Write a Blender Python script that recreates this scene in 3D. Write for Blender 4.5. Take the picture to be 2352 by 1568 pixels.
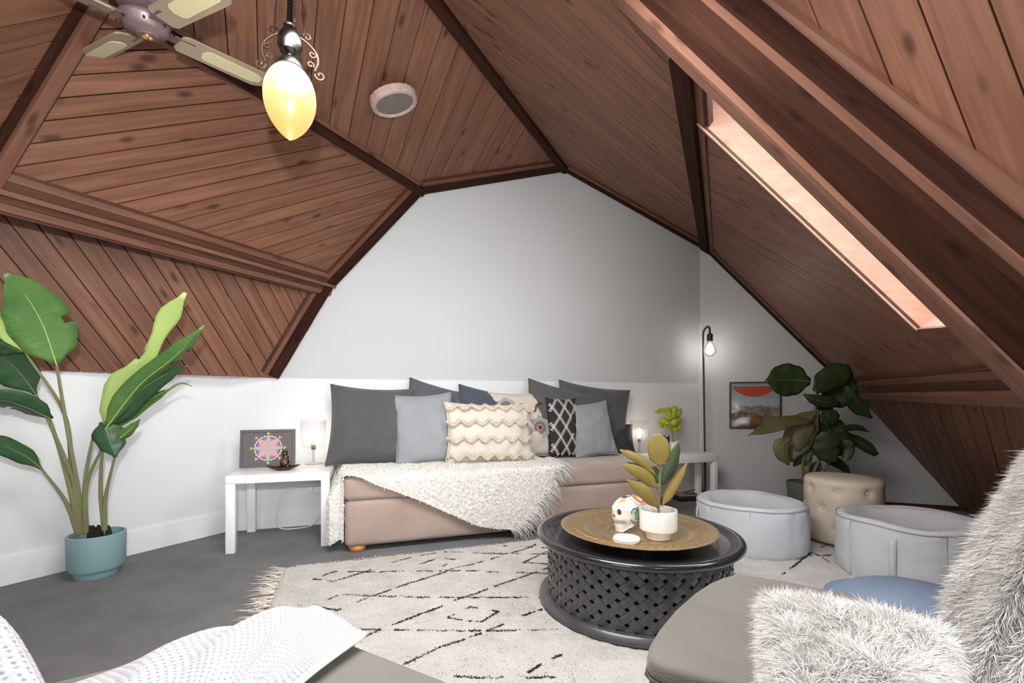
import bpy, bmesh, math, random
import numpy as np
from mathutils import Vector, Matrix, noise
R = math.radians
random.seed(7); rng = np.random.default_rng(7)
for o in list(bpy.data.objects): bpy.data.objects.remove(o)
S = bpy.context.scene; COL = S.collection

# ------------------------------------------------------------ camera, world, lights, exposure
CF, CX, CY, EYE = 1045.3, 1176.0, 917.0, 0.9
cam = bpy.data.cameras.new('camera'); cam.sensor_width = 36; cam.lens = 16; cam.shift_y = (CY-784)/2352
cam.clip_start = 0.02
camo = bpy.data.objects.new('camera', cam); COL.objects.link(camo)
camo.location = (0, 0, EYE); camo.rotation_euler = (R(90), 0, 0); S.camera = camo
S.view_settings.view_transform = 'Standard'; S.view_settings.look = 'None'
S.view_settings.gamma = 1; S.view_settings.exposure = -0.08; S.view_settings.use_curve_mapping = False
w = bpy.data.worlds.new('sky'); S.world = w; w.use_nodes = True
w.node_tree.nodes['Background'].inputs[0].default_value = (0.86, 0.93, 1, 1)
w.node_tree.nodes['Background'].inputs[1].default_value = 17.0
def area(name, loc, target, sx, sy, power, col=(1, 1, 1)):
    l = bpy.data.lights.new(name, 'AREA'); l.shape = 'RECTANGLE'; l.size = sx; l.size_y = sy; l.energy = power; l.color = col
    o = bpy.data.objects.new(name, l); COL.objects.link(o); o.location = loc
    o.rotation_euler = (Vector(target)-Vector(loc)).to_track_quat('-Z', 'Y').to_euler(); return o
area('rear_window_light', (1.5, -1.45, 1.1), (-1.2, 3.0, 1.35), 1.8, 1.6, 100, (0.97, 0.985, 1))
area('rear_left_fill_light', (-1.5, -1.6, 1.5), (1.4, 3.0, 2.1), 1.4, 1.4, 34, (1, 0.99, 0.97))
area('overhead_fill_light', (-0.2, 1.1, 2.12), (0.1, 1.6, 0.2), 1.2, 0.9, 58, (1, 0.985, 0.96))  # added overhead fill that brightens floor and furniture, no real source
fl = bpy.data.lights.new('camera_flash', 'SPOT'); fl.energy = 182; fl.spot_size = R(104); fl.spot_blend = .7; fl.shadow_soft_size = .03
flo = bpy.data.objects.new('camera_flash', fl); COL.objects.link(flo); flo.location = (-.02, -.05, 1.18)
flo.rotation_euler = (Vector((-1.05, 2, 2.15))-flo.location).to_track_quat('-Z', 'Y').to_euler()

# ------------------------------------------------------------ helpers: pixels of the survey -> points
def ray(x, y): return Vector(((x-CX)/CF, 1, (CY-y)/CF))
def P(x, y, d): r = ray(x, y)*d; r.z += EYE; return r
class Plane:
    def __init__(s, a, b, c):
        n = (b-a).cross(c-a).normalized()
        e = Vector((0, 0, EYE))
        if n.dot(a-e) < 0: n = -n
        s.n = n; s.d = n.dot(a)
    def hit(s, x, y):
        r = ray(x, y); e = Vector((0, 0, EYE)); t = (s.d-s.n.dot(e))/s.n.dot(r); return e+r*t
def F(x, y, h=0):
    d = (EYE-h)*CF/(y-CY); return Vector(((x-CX)/CF*d, d, h))
def wallpt(x, y, a, b):
    dd = Vector((b[0]-a[0], b[1]-a[1])); n = Vector((-dd.y, dd.x)); r = ray(x, y)
    t = n.dot(Vector(a))/(n.x*r.x+n.y*r.y); return Vector((r.x*t, t, r.z*t+EYE))

# ------------------------------------------------------------ materials
MATS = {}
def srgb(c):
    return tuple(((v/255)/12.92 if v/255 <= .04045 else (((v/255)+.055)/1.055)**2.4) for v in c)+(1,)
def mat(name, col, rough=.6, metal=0, var=0.0, vscale=6, bump=0.0, bscale=200, stretch=(1, 1, 1), col2=None,
        sheen=0, emit=0, trans=0, coat=0, spec=.5, rnd=0.0):
    m = bpy.data.materials.new(name); m.use_nodes = True; nt = m.node_tree; N = nt.nodes; Lk = nt.links
    b = N['Principled BSDF']; b.inputs['Roughness'].default_value = rough; b.inputs['Metallic'].default_value = metal
    b.inputs['Specular IOR Level'].default_value = spec
    c = srgb(col); b.inputs['Base Color'].default_value = c
    tc = N.new('ShaderNodeTexCoord'); mp = N.new('ShaderNodeMapping'); mp.inputs['Scale'].default_value = stretch
    Lk.new(tc.outputs['Object'], mp.inputs[0])
    if var or col2:
        n = N.new('ShaderNodeTexNoise'); n.inputs['Scale'].default_value = vscale; n.inputs['Detail'].default_value = 5
        Lk.new(mp.outputs[0], n.inputs['Vector'])
        r = N.new('ShaderNodeValToRGB'); r.color_ramp.elements[0].position = .32; r.color_ramp.elements[1].position = .68
        c2 = srgb(col2) if col2 else tuple(v*(1-var) for v in c[:3])+(1,)
        r.color_ramp.elements[0].color = c2
        r.color_ramp.elements[1].color = c if col2 else tuple(min(1, v*(1+var)) for v in c[:3])+(1,)
        Lk.new(n.outputs[0], r.inputs[0])
        out = r.outputs[0]
        if rnd:
            oi = N.new('ShaderNodeObjectInfo'); hs = N.new('ShaderNodeHueSaturation'); ma = N.new('ShaderNodeMapRange')
            ma.inputs[3].default_value = 1-rnd; ma.inputs[4].default_value = 1+rnd
            Lk.new(oi.outputs['Random'], ma.inputs[0]); Lk.new(ma.outputs[0], hs.inputs['Value']); Lk.new(out, hs.inputs['Color']); out = hs.outputs[0]
        Lk.new(out, b.inputs['Base Color'])
    if bump:
        n2 = N.new('ShaderNodeTexNoise'); n2.inputs['Scale'].default_value = bscale; n2.inputs['Detail'].default_value = 3
        Lk.new(mp.outputs[0], n2.inputs['Vector'])
        bp = N.new('ShaderNodeBump'); bp.inputs['Strength'].default_value = bump; bp.inputs['Distance'].default_value = .01
        Lk.new(n2.outputs[0], bp.inputs['Height']); Lk.new(bp.outputs[0], b.inputs['Normal'])
    if sheen: b.inputs['Sheen Weight'].default_value = sheen
    if coat: b.inputs['Coat Weight'].default_value = coat
    if trans: b.inputs['Transmission Weight'].default_value = trans
    if emit: b.inputs['Emission Color'].default_value = c; b.inputs['Emission Strength'].default_value = emit
    MATS[name] = m; return m
def wood(name, c1, c2, knot, rough=.55, rnd=.08, bump=.25):
    m = bpy.data.materials.new(name); m.use_nodes = True; nt = m.node_tree; N = nt.nodes; L = nt.links
    b = N['Principled BSDF']; b.inputs['Roughness'].default_value = rough; b.inputs['Specular IOR Level'].default_value = .3 if rough < .8 else .08
    tc = N.new('ShaderNodeTexCoord'); oi = N.new('ShaderNodeObjectInfo')
    ad = N.new('ShaderNodeVectorMath'); ad.operation = 'MULTIPLY_ADD'; ad.inputs[1].default_value = (1, 1, 1)
    sc = N.new('ShaderNodeVectorMath'); sc.operation = 'SCALE'; sc.inputs[0].default_value = (37, 11, 5)
    L.new(oi.outputs['Random'], sc.inputs['Scale']); L.new(tc.outputs['Object'], ad.inputs[0]); L.new(sc.outputs[0], ad.inputs[2])
    mp = N.new('ShaderNodeMapping'); mp.inputs['Scale'].default_value = (1.6, 26, 26); L.new(ad.outputs[0], mp.inputs[0])
    n = N.new('ShaderNodeTexNoise'); n.inputs['Scale'].default_value = 1.5; n.inputs['Detail'].default_value = 6; n.inputs['Distortion'].default_value = .6
    L.new(mp.outputs[0], n.inputs['Vector'])
    r = N.new('ShaderNodeValToRGB'); r.color_ramp.elements[0].position = .3; r.color_ramp.elements[1].position = .7
    r.color_ramp.elements[0].color = srgb(c1); r.color_ramp.elements[1].color = srgb(c2); L.new(n.outputs[0], r.inputs[0])
    mp2 = N.new('ShaderNodeMapping'); mp2.inputs['Scale'].default_value = (4.2, 11, 11); L.new(ad.outputs[0], mp2.inputs[0])
    v = N.new('ShaderNodeTexVoronoi'); v.inputs['Scale'].default_value = 1.0; L.new(mp2.outputs[0], v.inputs['Vector'])
    r2 = N.new('ShaderNodeValToRGB'); r2.color_ramp.elements[0].position = .07; r2.color_ramp.elements[1].position = .2
    r2.color_ramp.elements[0].color = (1, 1, 1, 1); r2.color_ramp.elements[1].color = (0, 0, 0, 1); L.new(v.outputs['Distance'], r2.inputs[0])
    mx = N.new('ShaderNodeMix'); mx.data_type = 'RGBA'; mx.inputs[7].default_value = srgb(knot)
    mm = N.new('ShaderNodeMath'); mm.operation = 'MULTIPLY'; mm.inputs[1].default_value = .8
    L.new(r2.outputs[0], mm.inputs[0]); L.new(mm.outputs[0], mx.inputs[0]); L.new(r.outputs[0], mx.inputs[6])
    hs = N.new('ShaderNodeHueSaturation'); ma = N.new('ShaderNodeMapRange'); ma.inputs[3].default_value = 1-rnd; ma.inputs[4].default_value = 1+rnd
    L.new(oi.outputs['Random'], ma.inputs[0]); L.new(ma.outputs[0], hs.inputs['Value']); L.new(mx.outputs[2], hs.inputs['Color'])
    L.new(hs.outputs[0], b.inputs['Base Color'])
    bp = N.new('ShaderNodeBump'); bp.inputs['Strength'].default_value = bump; bp.inputs['Distance'].default_value = .004
    L.new(n.outputs[0], bp.inputs['Height']); L.new(bp.outputs[0], b.inputs['Normal'])
    MATS[name] = m; return m
W_BOARD = wood('stained_pine', (104, 69, 52), (133, 92, 73), (58, 34, 24))
W_BATTEN = wood('stained_batten', (100, 68, 54), (122, 84, 68), (64, 40, 30), bump=.15)
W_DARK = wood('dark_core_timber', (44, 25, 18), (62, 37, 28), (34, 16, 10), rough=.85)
W_MID = wood('rough_beam_timber', (66, 38, 27), (92, 56, 42), (44, 22, 14), bump=.6)
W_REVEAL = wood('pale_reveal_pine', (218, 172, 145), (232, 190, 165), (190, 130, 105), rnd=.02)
M_BACK = mat('shadow_gap', (44, 26, 19), .9)
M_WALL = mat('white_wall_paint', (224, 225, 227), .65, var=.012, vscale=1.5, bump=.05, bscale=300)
M_GABLE = mat('grey_white_wall', (197, 199, 201), .7, var=.012, vscale=1.5, bump=.05, bscale=300)  # upper gable and right wall, one even tone greyer than the knee walls
M_SKIRT = mat('white_skirting_gloss', (240, 240, 242), .35)
M_CARPET = mat('charcoal_carpet', (134, 134, 136), .95, col2=(112, 112, 115), vscale=5, bump=.9, bscale=420, sheen=.2)
M_WHITE = mat('white_lacquer', (243, 243, 245), .3)
M_PINK = mat('dusty_pink_velvet', (174, 154, 142), .85, col2=(160, 138, 127), vscale=4, bump=.15, bscale=250, sheen=.5)
M_ORANGE = mat('honey_wood', (205, 140, 70), .35, var=.1)
M_CREAMW = mat('cream_wool', (228, 225, 219), .95, var=.05, vscale=30, sheen=.3)
M_RUG = mat('ivory_rug_wool', (220, 217, 213), .97, col2=(206, 201, 195), vscale=9, bump=1.0, bscale=130)
M_RUGLINE = mat('black_brown_wool', (38, 28, 26), .95)
M_CHAR = mat('charcoal_linen', (84, 85, 87), .92, var=.08, vscale=4, bump=.3, bscale=500, sheen=.2)
M_SLATE = mat('slate_linen', (88, 89, 96), .92, var=.08, vscale=4, bump=.3, bscale=500, sheen=.2)
M_NAVY = mat('navy_linen', (74, 78, 92), .92, var=.08, vscale=4, bump=.3, bscale=500, sheen=.2)
M_DARKC = mat('near_black_linen', (62, 62, 66), .92, var=.08, vscale=4, bump=.3, bscale=500)
M_LGREY = mat('light_grey_linen', (152, 153, 158), .92, var=.05, vscale=4, bump=.3, bscale=500, sheen=.2)
M_BLACKW = mat('black_satin_wood', (76, 75, 80), .36, var=.15, vscale=12, coat=.3)
M_BLACKT = mat('black_gloss_wood', (40, 39, 44), .22, var=.1, vscale=12, coat=.6)
M_BRASS = mat('aged_brass', (200, 176, 138), .33, metal=.75, col2=(184, 158, 122), vscale=40, bump=.3, bscale=120)
M_CERW = mat('white_ceramic', (236, 234, 230), .35, bump=.5, bscale=45, stretch=(1, 1, .6))
M_BONE = mat('white_glazed_bone', (232, 230, 224), .15, coat=.5)
M_STONE = mat('pale_pebbles', (206, 190, 168), .8, var=.3, vscale=60)
M_POUF = mat('pale_grey_canvas', (205, 207, 212), .93, var=.04, vscale=5, bump=.35, bscale=350)
M_TUFT = mat('cream_faux_leather', (216, 202, 186), .55, var=.03, vscale=3, bump=.1, bscale=260)
M_SEAM = mat('grey_seam_thread', (168, 169, 174), .9)
M_TEAL = mat('teal_plastic', (136, 168, 172), .5, var=.03)
M_SOIL = mat('dark_soil', (42, 32, 26), .95, bump=1, bscale=80)
M_GREYF = mat('grey_corduroy', (126, 123, 116), .9, var=.05, vscale=5, bump=.4, bscale=260, stretch=(1, 5, 1), sheen=.3)
M_GREYS = mat('brown_grey_piping_cloth', (92, 84, 76), .95, var=.25, vscale=60, bump=.5, bscale=300)
M_FUR = mat('white_fur', (230, 229, 226), .8, var=.04, vscale=10, sheen=.3)
M_FURB = mat('grey_white_fur', (216, 214, 211), .85, var=.08, vscale=10, sheen=.3)
M_BLUE = mat('blue_cushion_cloth', (126, 140, 160), .9, var=.04, bump=.2, bscale=300)
M_LEAF1 = mat('banana_leaf_green', (86, 124, 62), .45, col2=(66, 102, 52), vscale=3, bump=.35, bscale=40, stretch=(1, 1, 1))
M_LEAF2 = mat('banana_leaf_deep_green', (54, 88, 56), .45, col2=(42, 72, 44), vscale=3, bump=.3, bscale=40)
M_LIME = mat('lime_leaf', (164, 188, 106), .5, var=.1, vscale=4, bump=.2, bscale=40)
M_STALK = mat('green_stalk', (116, 134, 84), .5, col2=(134, 118, 92), vscale=9)
M_DLEAF = mat('dark_leaf', (52, 68, 34), .5, col2=(34, 46, 24), vscale=5, bump=.2, bscale=40)
M_OLEAF = mat('olive_brown_leaf', (98, 92, 56), .5, col2=(76, 72, 44), vscale=5)
M_GOLDL = mat('golden_leaf_underside', (132, 114, 50), .6, var=.08, vscale=8)
M_RUBG = mat('rubber_leaf_green', (74, 92, 56), .4, var=.1)
M_YG = mat('yellow_green_leaf', (186, 186, 44), .45, col2=(128, 142, 34), vscale=25)
M_STEEL = mat('antique_nickel', (92, 90, 87), .3, metal=1)
M_COPPER = mat('coppery_scroll_metal', (92, 76, 68), .5, metal=.9)
M_FANB = mat('mauve_bronze_metal', (128, 108, 112), .4, metal=.35)
M_BLADE = mat('taupe_fan_blade', (160, 148, 128), .5, var=.08)
M_RATTAN = mat('cream_rattan', (222, 212, 174), .7, bump=.5, bscale=300)
M_GOLD = mat('polished_gold', (224, 192, 110), .3, metal=.8)
M_BLKM = mat('black_metal', (40, 40, 44), .45)
M_BRONZE = mat('dark_bronze', (78, 60, 44), .32, metal=.7, var=.3, vscale=30)
M_FRAMED = mat('charcoal_frame', (78, 74, 76), .5)
M_PAPERD = mat('charcoal_paper', (98, 92, 94), .7, var=.04)
M_EGG = None
def emit_mat(name, col, strength):
    m = bpy.data.materials.new(name); m.use_nodes = True; N = m.node_tree.nodes
    b = N['Principled BSDF']; b.inputs['Base Color'].default_value = srgb(col); b.inputs['Emission Color'].default_value = srgb(col)
    b.inputs['Emission Strength'].default_value = strength; b.inputs['Roughness'].default_value = .4; return m
M_BULB = emit_mat('lit_bulb', (255, 236, 205), 22)
M_FIL = emit_mat('lit_filament', (255, 246, 236), 30)
def clear_mat(name, col=(245, 246, 250), gl=.14, milk=0):
    m = bpy.data.materials.new(name); m.use_nodes = True; N = m.node_tree.nodes; L = m.node_tree.links
    out = N['Material Output']; N.remove(N['Principled BSDF'])
    t = N.new('ShaderNodeBsdfTransparent'); t.inputs[0].default_value = srgb(col)
    g = N.new('ShaderNodeBsdfGlossy'); g.inputs['Roughness'].default_value = .08
    lw = N.new('ShaderNodeLayerWeight'); lw.inputs[0].default_value = .45
    ma = N.new('ShaderNodeMath'); ma.operation = 'MULTIPLY_ADD'; ma.inputs[1].default_value = .6 if not milk else .12; ma.inputs[2].default_value = gl*.3
    L.new(lw.outputs['Facing'], ma.inputs[0])
    mx = N.new('ShaderNodeMixShader'); L.new(ma.outputs[0], mx.inputs[0]); L.new(t.outputs[0], mx.inputs[1]); L.new(g.outputs[0], mx.inputs[2])
    if milk:
        tl_ = N.new('ShaderNodeBsdfTranslucent'); tl_.inputs[0].default_value = (.95, .95, .97, 1); m2 = N.new('ShaderNodeMixShader'); m2.inputs[0].default_value = milk
        L.new(mx.outputs[0], m2.inputs[1]); L.new(tl_.outputs[0], m2.inputs[2]); L.new(m2.outputs[0], out.inputs[0])
    else: L.new(mx.outputs[0], out.inputs[0])
    return m
M_CLEAR = clear_mat('clear_acrylic', (250, 250, 252), .02, .05); M_GLASS = clear_mat('clear_glass', (250, 250, 250), .05)
M_PANE = clear_mat('skylight_glass', (250, 252, 255), .1)

# ------------------------------------------------------------ object helpers
def props(o, label=None, cat=None, group=None, kind=None):
    if label: o['label'] = label
    if cat: o['category'] = cat
    if group: o['group'] = group
    if kind: o['kind'] = kind
    return o
def empty(name, loc=(0, 0, 0), label=None, cat=None, group=None, kind=None, rz=0):
    o = bpy.data.objects.new(name, None); COL.objects.link(o); o.location = loc; o.rotation_euler = (0, 0, rz); o.empty_display_size = .05
    return props(o, label, cat, group, kind)
def mesh_obj(name, me, m, parent=None, smooth=True, angle=40, loc=None):
    o = bpy.data.objects.new(name, me); COL.objects.link(o)
    if m: me.materials.append(m)
    if smooth:
        me.polygons.foreach_set('use_smooth', [True]*len(me.polygons))
        if angle < 179:
            try: me.set_sharp_from_angle(angle=R(angle))
            except Exception: pass
    if parent: o.parent = parent
    if loc is not None: o.location = loc
    return o
def inv_parent(o, parent, mw=None):
    bpy.context.view_layer.update()
    o.parent = parent; o.matrix_parent_inverse = Matrix()
    pw = parent.matrix_world
    o.matrix_basis = pw.inverted() @ (mw if mw is not None else o.matrix_basis)
class MB:
    def __init__(s): s.v = []; s.f = []
    def add(s, vs, fs):
        n = len(s.v); s.v += [tuple(v) for v in vs]; s.f += [tuple(i+n for i in f) for f in fs]; return s
    def box(s, c, sx, sy, sz, M=None):
        vs = []
        for z in (-.5, .5):
            for y in (-.5, .5):
                for x in (-.5, .5):
                    p = Vector((x*sx, y*sy, z*sz))
                    if M: p = M @ p
                    vs.append(p+Vector(c))
        return s.add(vs, [(0, 2, 3, 1), (4, 5, 7, 6), (0, 1, 5, 4), (2, 6, 7, 3), (0, 4, 6, 2), (1, 3, 7, 5)])
    def prism(s, poly, off):
        n = len(poly); off = Vector(off); vs = [Vector(p) for p in poly]+[Vector(p)+off for p in poly]
        fs = [tuple(range(n)), tuple(range(2*n-1, n-1, -1))]+[(i, i+n, (i+1) % n+n, (i+1) % n) for i in range(n)]
        return s.add(vs, fs)
    def tube(s, pts, r, n=8, caps=True):
        pts = [Vector(p) for p in pts]; rs = r if isinstance(r, (list, tuple)) else [r]*len(pts)
        b = len(s.v); up = None
        for i, p in enumerate(pts):
            t = (pts[min(i+1, len(pts)-1)]-pts[max(i-1, 0)]).normalized()
            if up is None: up = t.orthogonal().normalized()
            up = (up-t*up.dot(t)).normalized(); sd = t.cross(up)
            for k in range(n):
                a = 2*math.pi*k/n; s.v.append(tuple(p+(up*math.cos(a)+sd*math.sin(a))*rs[i]))
        for i in range(len(pts)-1):
            for k in range(n):
                a = b+i*n+k; c = b+i*n+(k+1) % n; s.f.append((a, c, c+n, a+n))
        if caps:
            s.f.append(tuple(b+k for k in range(n))[::-1]); s.f.append(tuple(b+(len(pts)-1)*n+k for k in range(n)))
        return s
    def lathe(s, prof, n=40, c=(0, 0, 0), sx=1, sy=1, fn=None):
        b = len(s.v); c = Vector(c)
        for j, (r, z) in enumerate(prof):
            for k in range(n):
                a = 2*math.pi*k/n; rr = r
                zz = z
                if fn: rr, zz = fn(r, z, a, j)
                s.v.append((c.x+rr*math.cos(a)*sx, c.y+rr*math.sin(a)*sy, c.z+zz))
        for j in range(len(prof)-1):
            for k in range(n):
                a = b+j*n+k; d = b+j*n+(k+1) % n; s.f.append((a, d, d+n, a+n))
        s.f.append(tuple(b+k for k in range(n))[::-1]); s.f.append(tuple(b+(len(prof)-1)*n+k for k in range(n)))
        return s
    def mesh(s, name):
        me = bpy.data.meshes.new(name); me.from_pydata(s.v, [], s.f); me.update()
        return me
    def build(s, name, m, parent=None, smooth=True, angle=40, loc=None):
        return mesh_obj(name, s.mesh(name), m, parent, smooth, angle, loc)
def arc(pts, n=10):
    """smooth Catmull-Rom path through points"""
    pts = [Vector(p) for p in pts]
    if len(pts) < 3: return [pts[0].lerp(pts[-1], i/n) for i in range(n+1)]
    P_ = [pts[0]*2-pts[1]]+pts+[pts[-1]*2-pts[-2]]; out = []
    for i in range(1, len(P_)-2):
        for k in range(n):
            t = k/n; a, b, c, d = P_[i-1:i+3]
            out.append(.5*((2*b)+(c-a)*t+(2*a-5*b+4*c-d)*t*t+(3*b-a-3*c+d)*t*t*t))
    out.append(pts[-1]); return out
def rbox(name, sx, sy, sz, r, m, parent=None, seg=4, loc=(0, 0, 0), sub=0):
    bm = bmesh.new(); bmesh.ops.create_cube(bm, size=1)
    for v in bm.verts: v.co = Vector((v.co.x*sx, v.co.y*sy, v.co.z*sz))
    bmesh.ops.bevel(bm, geom=bm.edges[:], offset=r, segments=seg, profile=.5, affect='EDGES')
    me = bpy.data.meshes.new(name); bm.to_mesh(me); bm.free()
    return mesh_obj(name, me, m, parent, True, 50, loc)
def grid_mesh(name, nx, ny, fn):
    vs = []; fs = []
    for j in range(ny+1):
        for i in range(nx+1): vs.append(tuple(fn(i/nx, j/ny)))
    for j in range(ny):
        for i in range(nx):
            a = j*(nx+1)+i; fs.append((a, a+1, a+nx+2, a+nx+1))
    me = bpy.data.meshes.new(name); me.from_pydata(vs, [], fs); me.update(); return me
def nz(p, s=1.0): return noise.noise(Vector(p)*s)
def strands(name, pts, nrm, length, width, m, parent=None, flow=None, rand=.5, droop=0.3, seed=1, segs=3):
    """one mesh of thin tapered ribbons"""
    g = np.random.default_rng(seed); pts = np.asarray(pts, float); nrm = np.asarray(nrm, float); n = len(pts)
    d = nrm+g.normal(0, rand, (n, 3))
    if flow is not None: d = d+np.asarray(flow)
    d /= np.linalg.norm(d, axis=1)[:, None]
    ln = length*(.6+.8*g.random(n))
    sd = np.cross(d, g.normal(0, 1, (n, 3))); sd /= np.linalg.norm(sd, axis=1)[:, None]
    V = np.zeros((n, 2*segs+1, 3)); down = np.array([0, 0, -1.])
    curl = g.normal(0, .35, (n, 3))
    for k in range(segs+1):
        t = k/segs
        c = pts+d*(ln*t)[:, None]+(down*droop+curl*.5)*(ln*t*t)[:, None]
        wd = width*(1-t*.75)
        if k < segs: V[:, 2*k] = c-sd*wd; V[:, 2*k+1] = c+sd*wd
        else: V[:, 2*segs] = c
    nv = 2*segs+1; base = np.arange(n)*nv
    quads = np.concatenate([np.stack([base+2*k, base+2*k+1, base+2*k+3, base+2*k+2], 1) for k in range(segs-1)])
    tris = np.stack([base+2*segs-2, base+2*segs-1, base+2*segs], 1)
    loops = np.concatenate([quads.ravel(), tris.ravel()])
    starts = np.concatenate([np.arange(len(quads))*4, len(quads)*4+np.arange(n)*3])
    me = bpy.data.meshes.new(name); me.vertices.add(n*nv); me.vertices.foreach_set('co', V.reshape(-1))
    me.loops.add(len(loops)); me.loops.foreach_set('vertex_index', loops.astype(np.int32))
    me.polygons.add(len(starts)); me.polygons.foreach_set('loop_start', starts.astype(np.int32))
    me.update(calc_edges=True); me.validate()
    o = mesh_obj(name, me, m, parent, True, 180); o['kind'] = 'stuff'; return o
def sample(me, n, seed=1, cond=None):
    """random points and smooth-ish normals on a mesh"""
    g = np.random.default_rng(seed); me.calc_loop_triangles()
    tv = np.zeros(len(me.loop_triangles)*3, np.int32); me.loop_triangles.foreach_get('vertices', tv); tv = tv.reshape(-1, 3)
    co = np.zeros(len(me.vertices)*3); me.vertices.foreach_get('co', co); co = co.reshape(-1, 3)
    vn = np.zeros(len(me.vertices)*3); me.vertices.foreach_get('normal', vn); vn = vn.reshape(-1, 3)
    a, b, c = co[tv[:, 0]], co[tv[:, 1]], co[tv[:, 2]]; ar = np.linalg.norm(np.cross(b-a, c-a), axis=1)
    idx = g.choice(len(tv), n, p=ar/ar.sum()); u = np.sqrt(g.random(n)); v = g.random(n)
    w0, w1, w2 = (1-u)[:, None], (u*(1-v))[:, None], (u*v)[:, None]
    p = a[idx]*w0+b[idx]*w1+c[idx]*w2; nn = vn[tv[idx, 0]]*w0+vn[tv[idx, 1]]*w1+vn[tv[idx, 2]]*w2
    if cond is not None: k = cond(p, nn); p = p[k]; nn = nn[k]
    return p, nn

# ------------------------------------------------------------ room geometry
G1 = (-1.95, 3.11); G2 = (1.79, 4.33); G3 = (3.63, 3.69); GL = (-2.47, 2.197)
A0 = wallpt(635, 868, G1, G2); A1 = wallpt(762, 655, G1, G2); A2 = wallpt(968, 438, G1, G2); A3 = wallpt(1300, 385, G1, G2)
A4 = wallpt(1625, 568, G2, G3); A5 = wallpt(1955, 890, G2, G3); A6 = wallpt(2212, 1172, G2, G3); A6.z = 0
KH = 1.05
WL = wallpt(0, 848, G1, GL)
tL = 1.75
L_ = P(-40, 425, tL)
p3 = Plane(A0, A1, WL); L3 = p3.hit(-40, 425)
p1 = Plane(A1, A2, L_); U1 = p1.hit(230, -20)
p2 = Plane(A2, A3, U1); U2 = p2.hit(1010, 0); p4 = Plane(A3, A4, U2); U3 = p4.hit(1590, 200); p5 = Plane(A4, A5, U3)
Mr = p5.hit(2352, 875); p7 = Plane(A5, A6, Mr)
U2e = A3+(U2-A3)*1.5

fl = empty('floor', kind='structure')
MB().box((0.3, 1.3, -.03), 9, 8, .06).build('carpet', M_CARPET, fl, False)['kind'] = 'structure'
def vwall(name, a, b, z0, z1, m, th=.1, out=1):
    a = Vector((a[0], a[1], 0)); b = Vector((b[0], b[1], 0)); d = (b-a).normalized(); n = Vector((-d.y, d.x, 0))*th*out
    o = MB().prism([a+Vector((0, 0, z0)), b+Vector((0, 0, z0)), b+Vector((0, 0, z1)), a+Vector((0, 0, z1))], n).build(name, m, None, False)
    o['kind'] = 'structure'; return o
dL = (Vector(GL)-Vector(G1)).normalized(); GLe = Vector(G1)+dL*5.2
dB = (Vector(G2)-Vector(G1)).normalized(); nB = Vector((-dB.y, dB.x, 0)); nL = Vector((-dL.y, dL.x, 0))
if nL.x > 0: nL = -nL
vwall('wall_left', G1, GLe, 0, KH, M_WALL, .12, 1 if Vector((-dL.y, dL.x)).x < 0 else -1)
kend = wallpt(1608, 900, G1, G2)
vwall('wall_back', Vector(G1)-dB*.14, (kend.x, kend.y), 0, KH, M_WALL, .1, 1)
# upper gable (set back behind the knee wall face) and right wall
g_off = nB*.012
G2x = Vector((G2[0], G2[1], 0))+Vector((dB.x, dB.y, 0))*.3
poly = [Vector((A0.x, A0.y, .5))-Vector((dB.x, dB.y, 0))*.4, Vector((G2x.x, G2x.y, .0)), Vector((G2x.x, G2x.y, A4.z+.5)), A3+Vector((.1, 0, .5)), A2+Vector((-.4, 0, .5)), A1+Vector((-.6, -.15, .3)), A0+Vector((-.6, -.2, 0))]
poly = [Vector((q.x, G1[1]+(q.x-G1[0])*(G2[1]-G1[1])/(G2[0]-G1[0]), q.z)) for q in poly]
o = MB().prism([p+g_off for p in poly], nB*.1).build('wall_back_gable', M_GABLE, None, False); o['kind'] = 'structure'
dR = (Vector(G3)-Vector(G2)).normalized(); nR = Vector((-dR.y, dR.x, 0))
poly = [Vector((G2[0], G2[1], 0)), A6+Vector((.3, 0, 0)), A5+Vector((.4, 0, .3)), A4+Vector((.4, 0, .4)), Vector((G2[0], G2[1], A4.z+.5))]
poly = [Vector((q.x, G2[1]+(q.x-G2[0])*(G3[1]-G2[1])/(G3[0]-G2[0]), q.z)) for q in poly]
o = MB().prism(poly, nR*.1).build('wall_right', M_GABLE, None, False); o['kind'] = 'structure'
# narrow end strip of the knee wall
def skirt(name, a, b, h, th, m, off):
    a = Vector((a[0], a[1], 0)); b = Vector((b[0], b[1], 0)); n = Vector(off)*th
    o = MB().prism([a, b, b+Vector((0, 0, h)), a+Vector((0, 0, h))], n).build(name, m, None, False); o['kind'] = 'structure'; return o
skirt('baseboard_left', G1, GLe, .135, .015, M_SKIRT, -nL)
skirt('baseboard_back', G1, (kend.x, kend.y), .115, .015, M_SKIRT, -nB)
skirt('baseboard_right', G2, (A6.x+.05, A6.y-.02), .035, .02, W_MID, -nR)
o = MB().box((0, 0, 0), .14, .05, 1.62).build('trim_1', M_WALL, None, False); o['kind'] = 'structure'
o.matrix_world = Matrix.Translation(Vector((kend.x, kend.y, .81))+Vector((dB.x, dB.y, 0))*.07+nB*.02) @ Matrix.Rotation(math.atan2(dB.y, dB.x), 4, 'Z')
# rear shell of the room, never in frame
vwall('wall_rear', (-3.6, -2.3), (3.6, -2.3), 0, 3.2, M_WALL, .1, -1)

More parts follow.
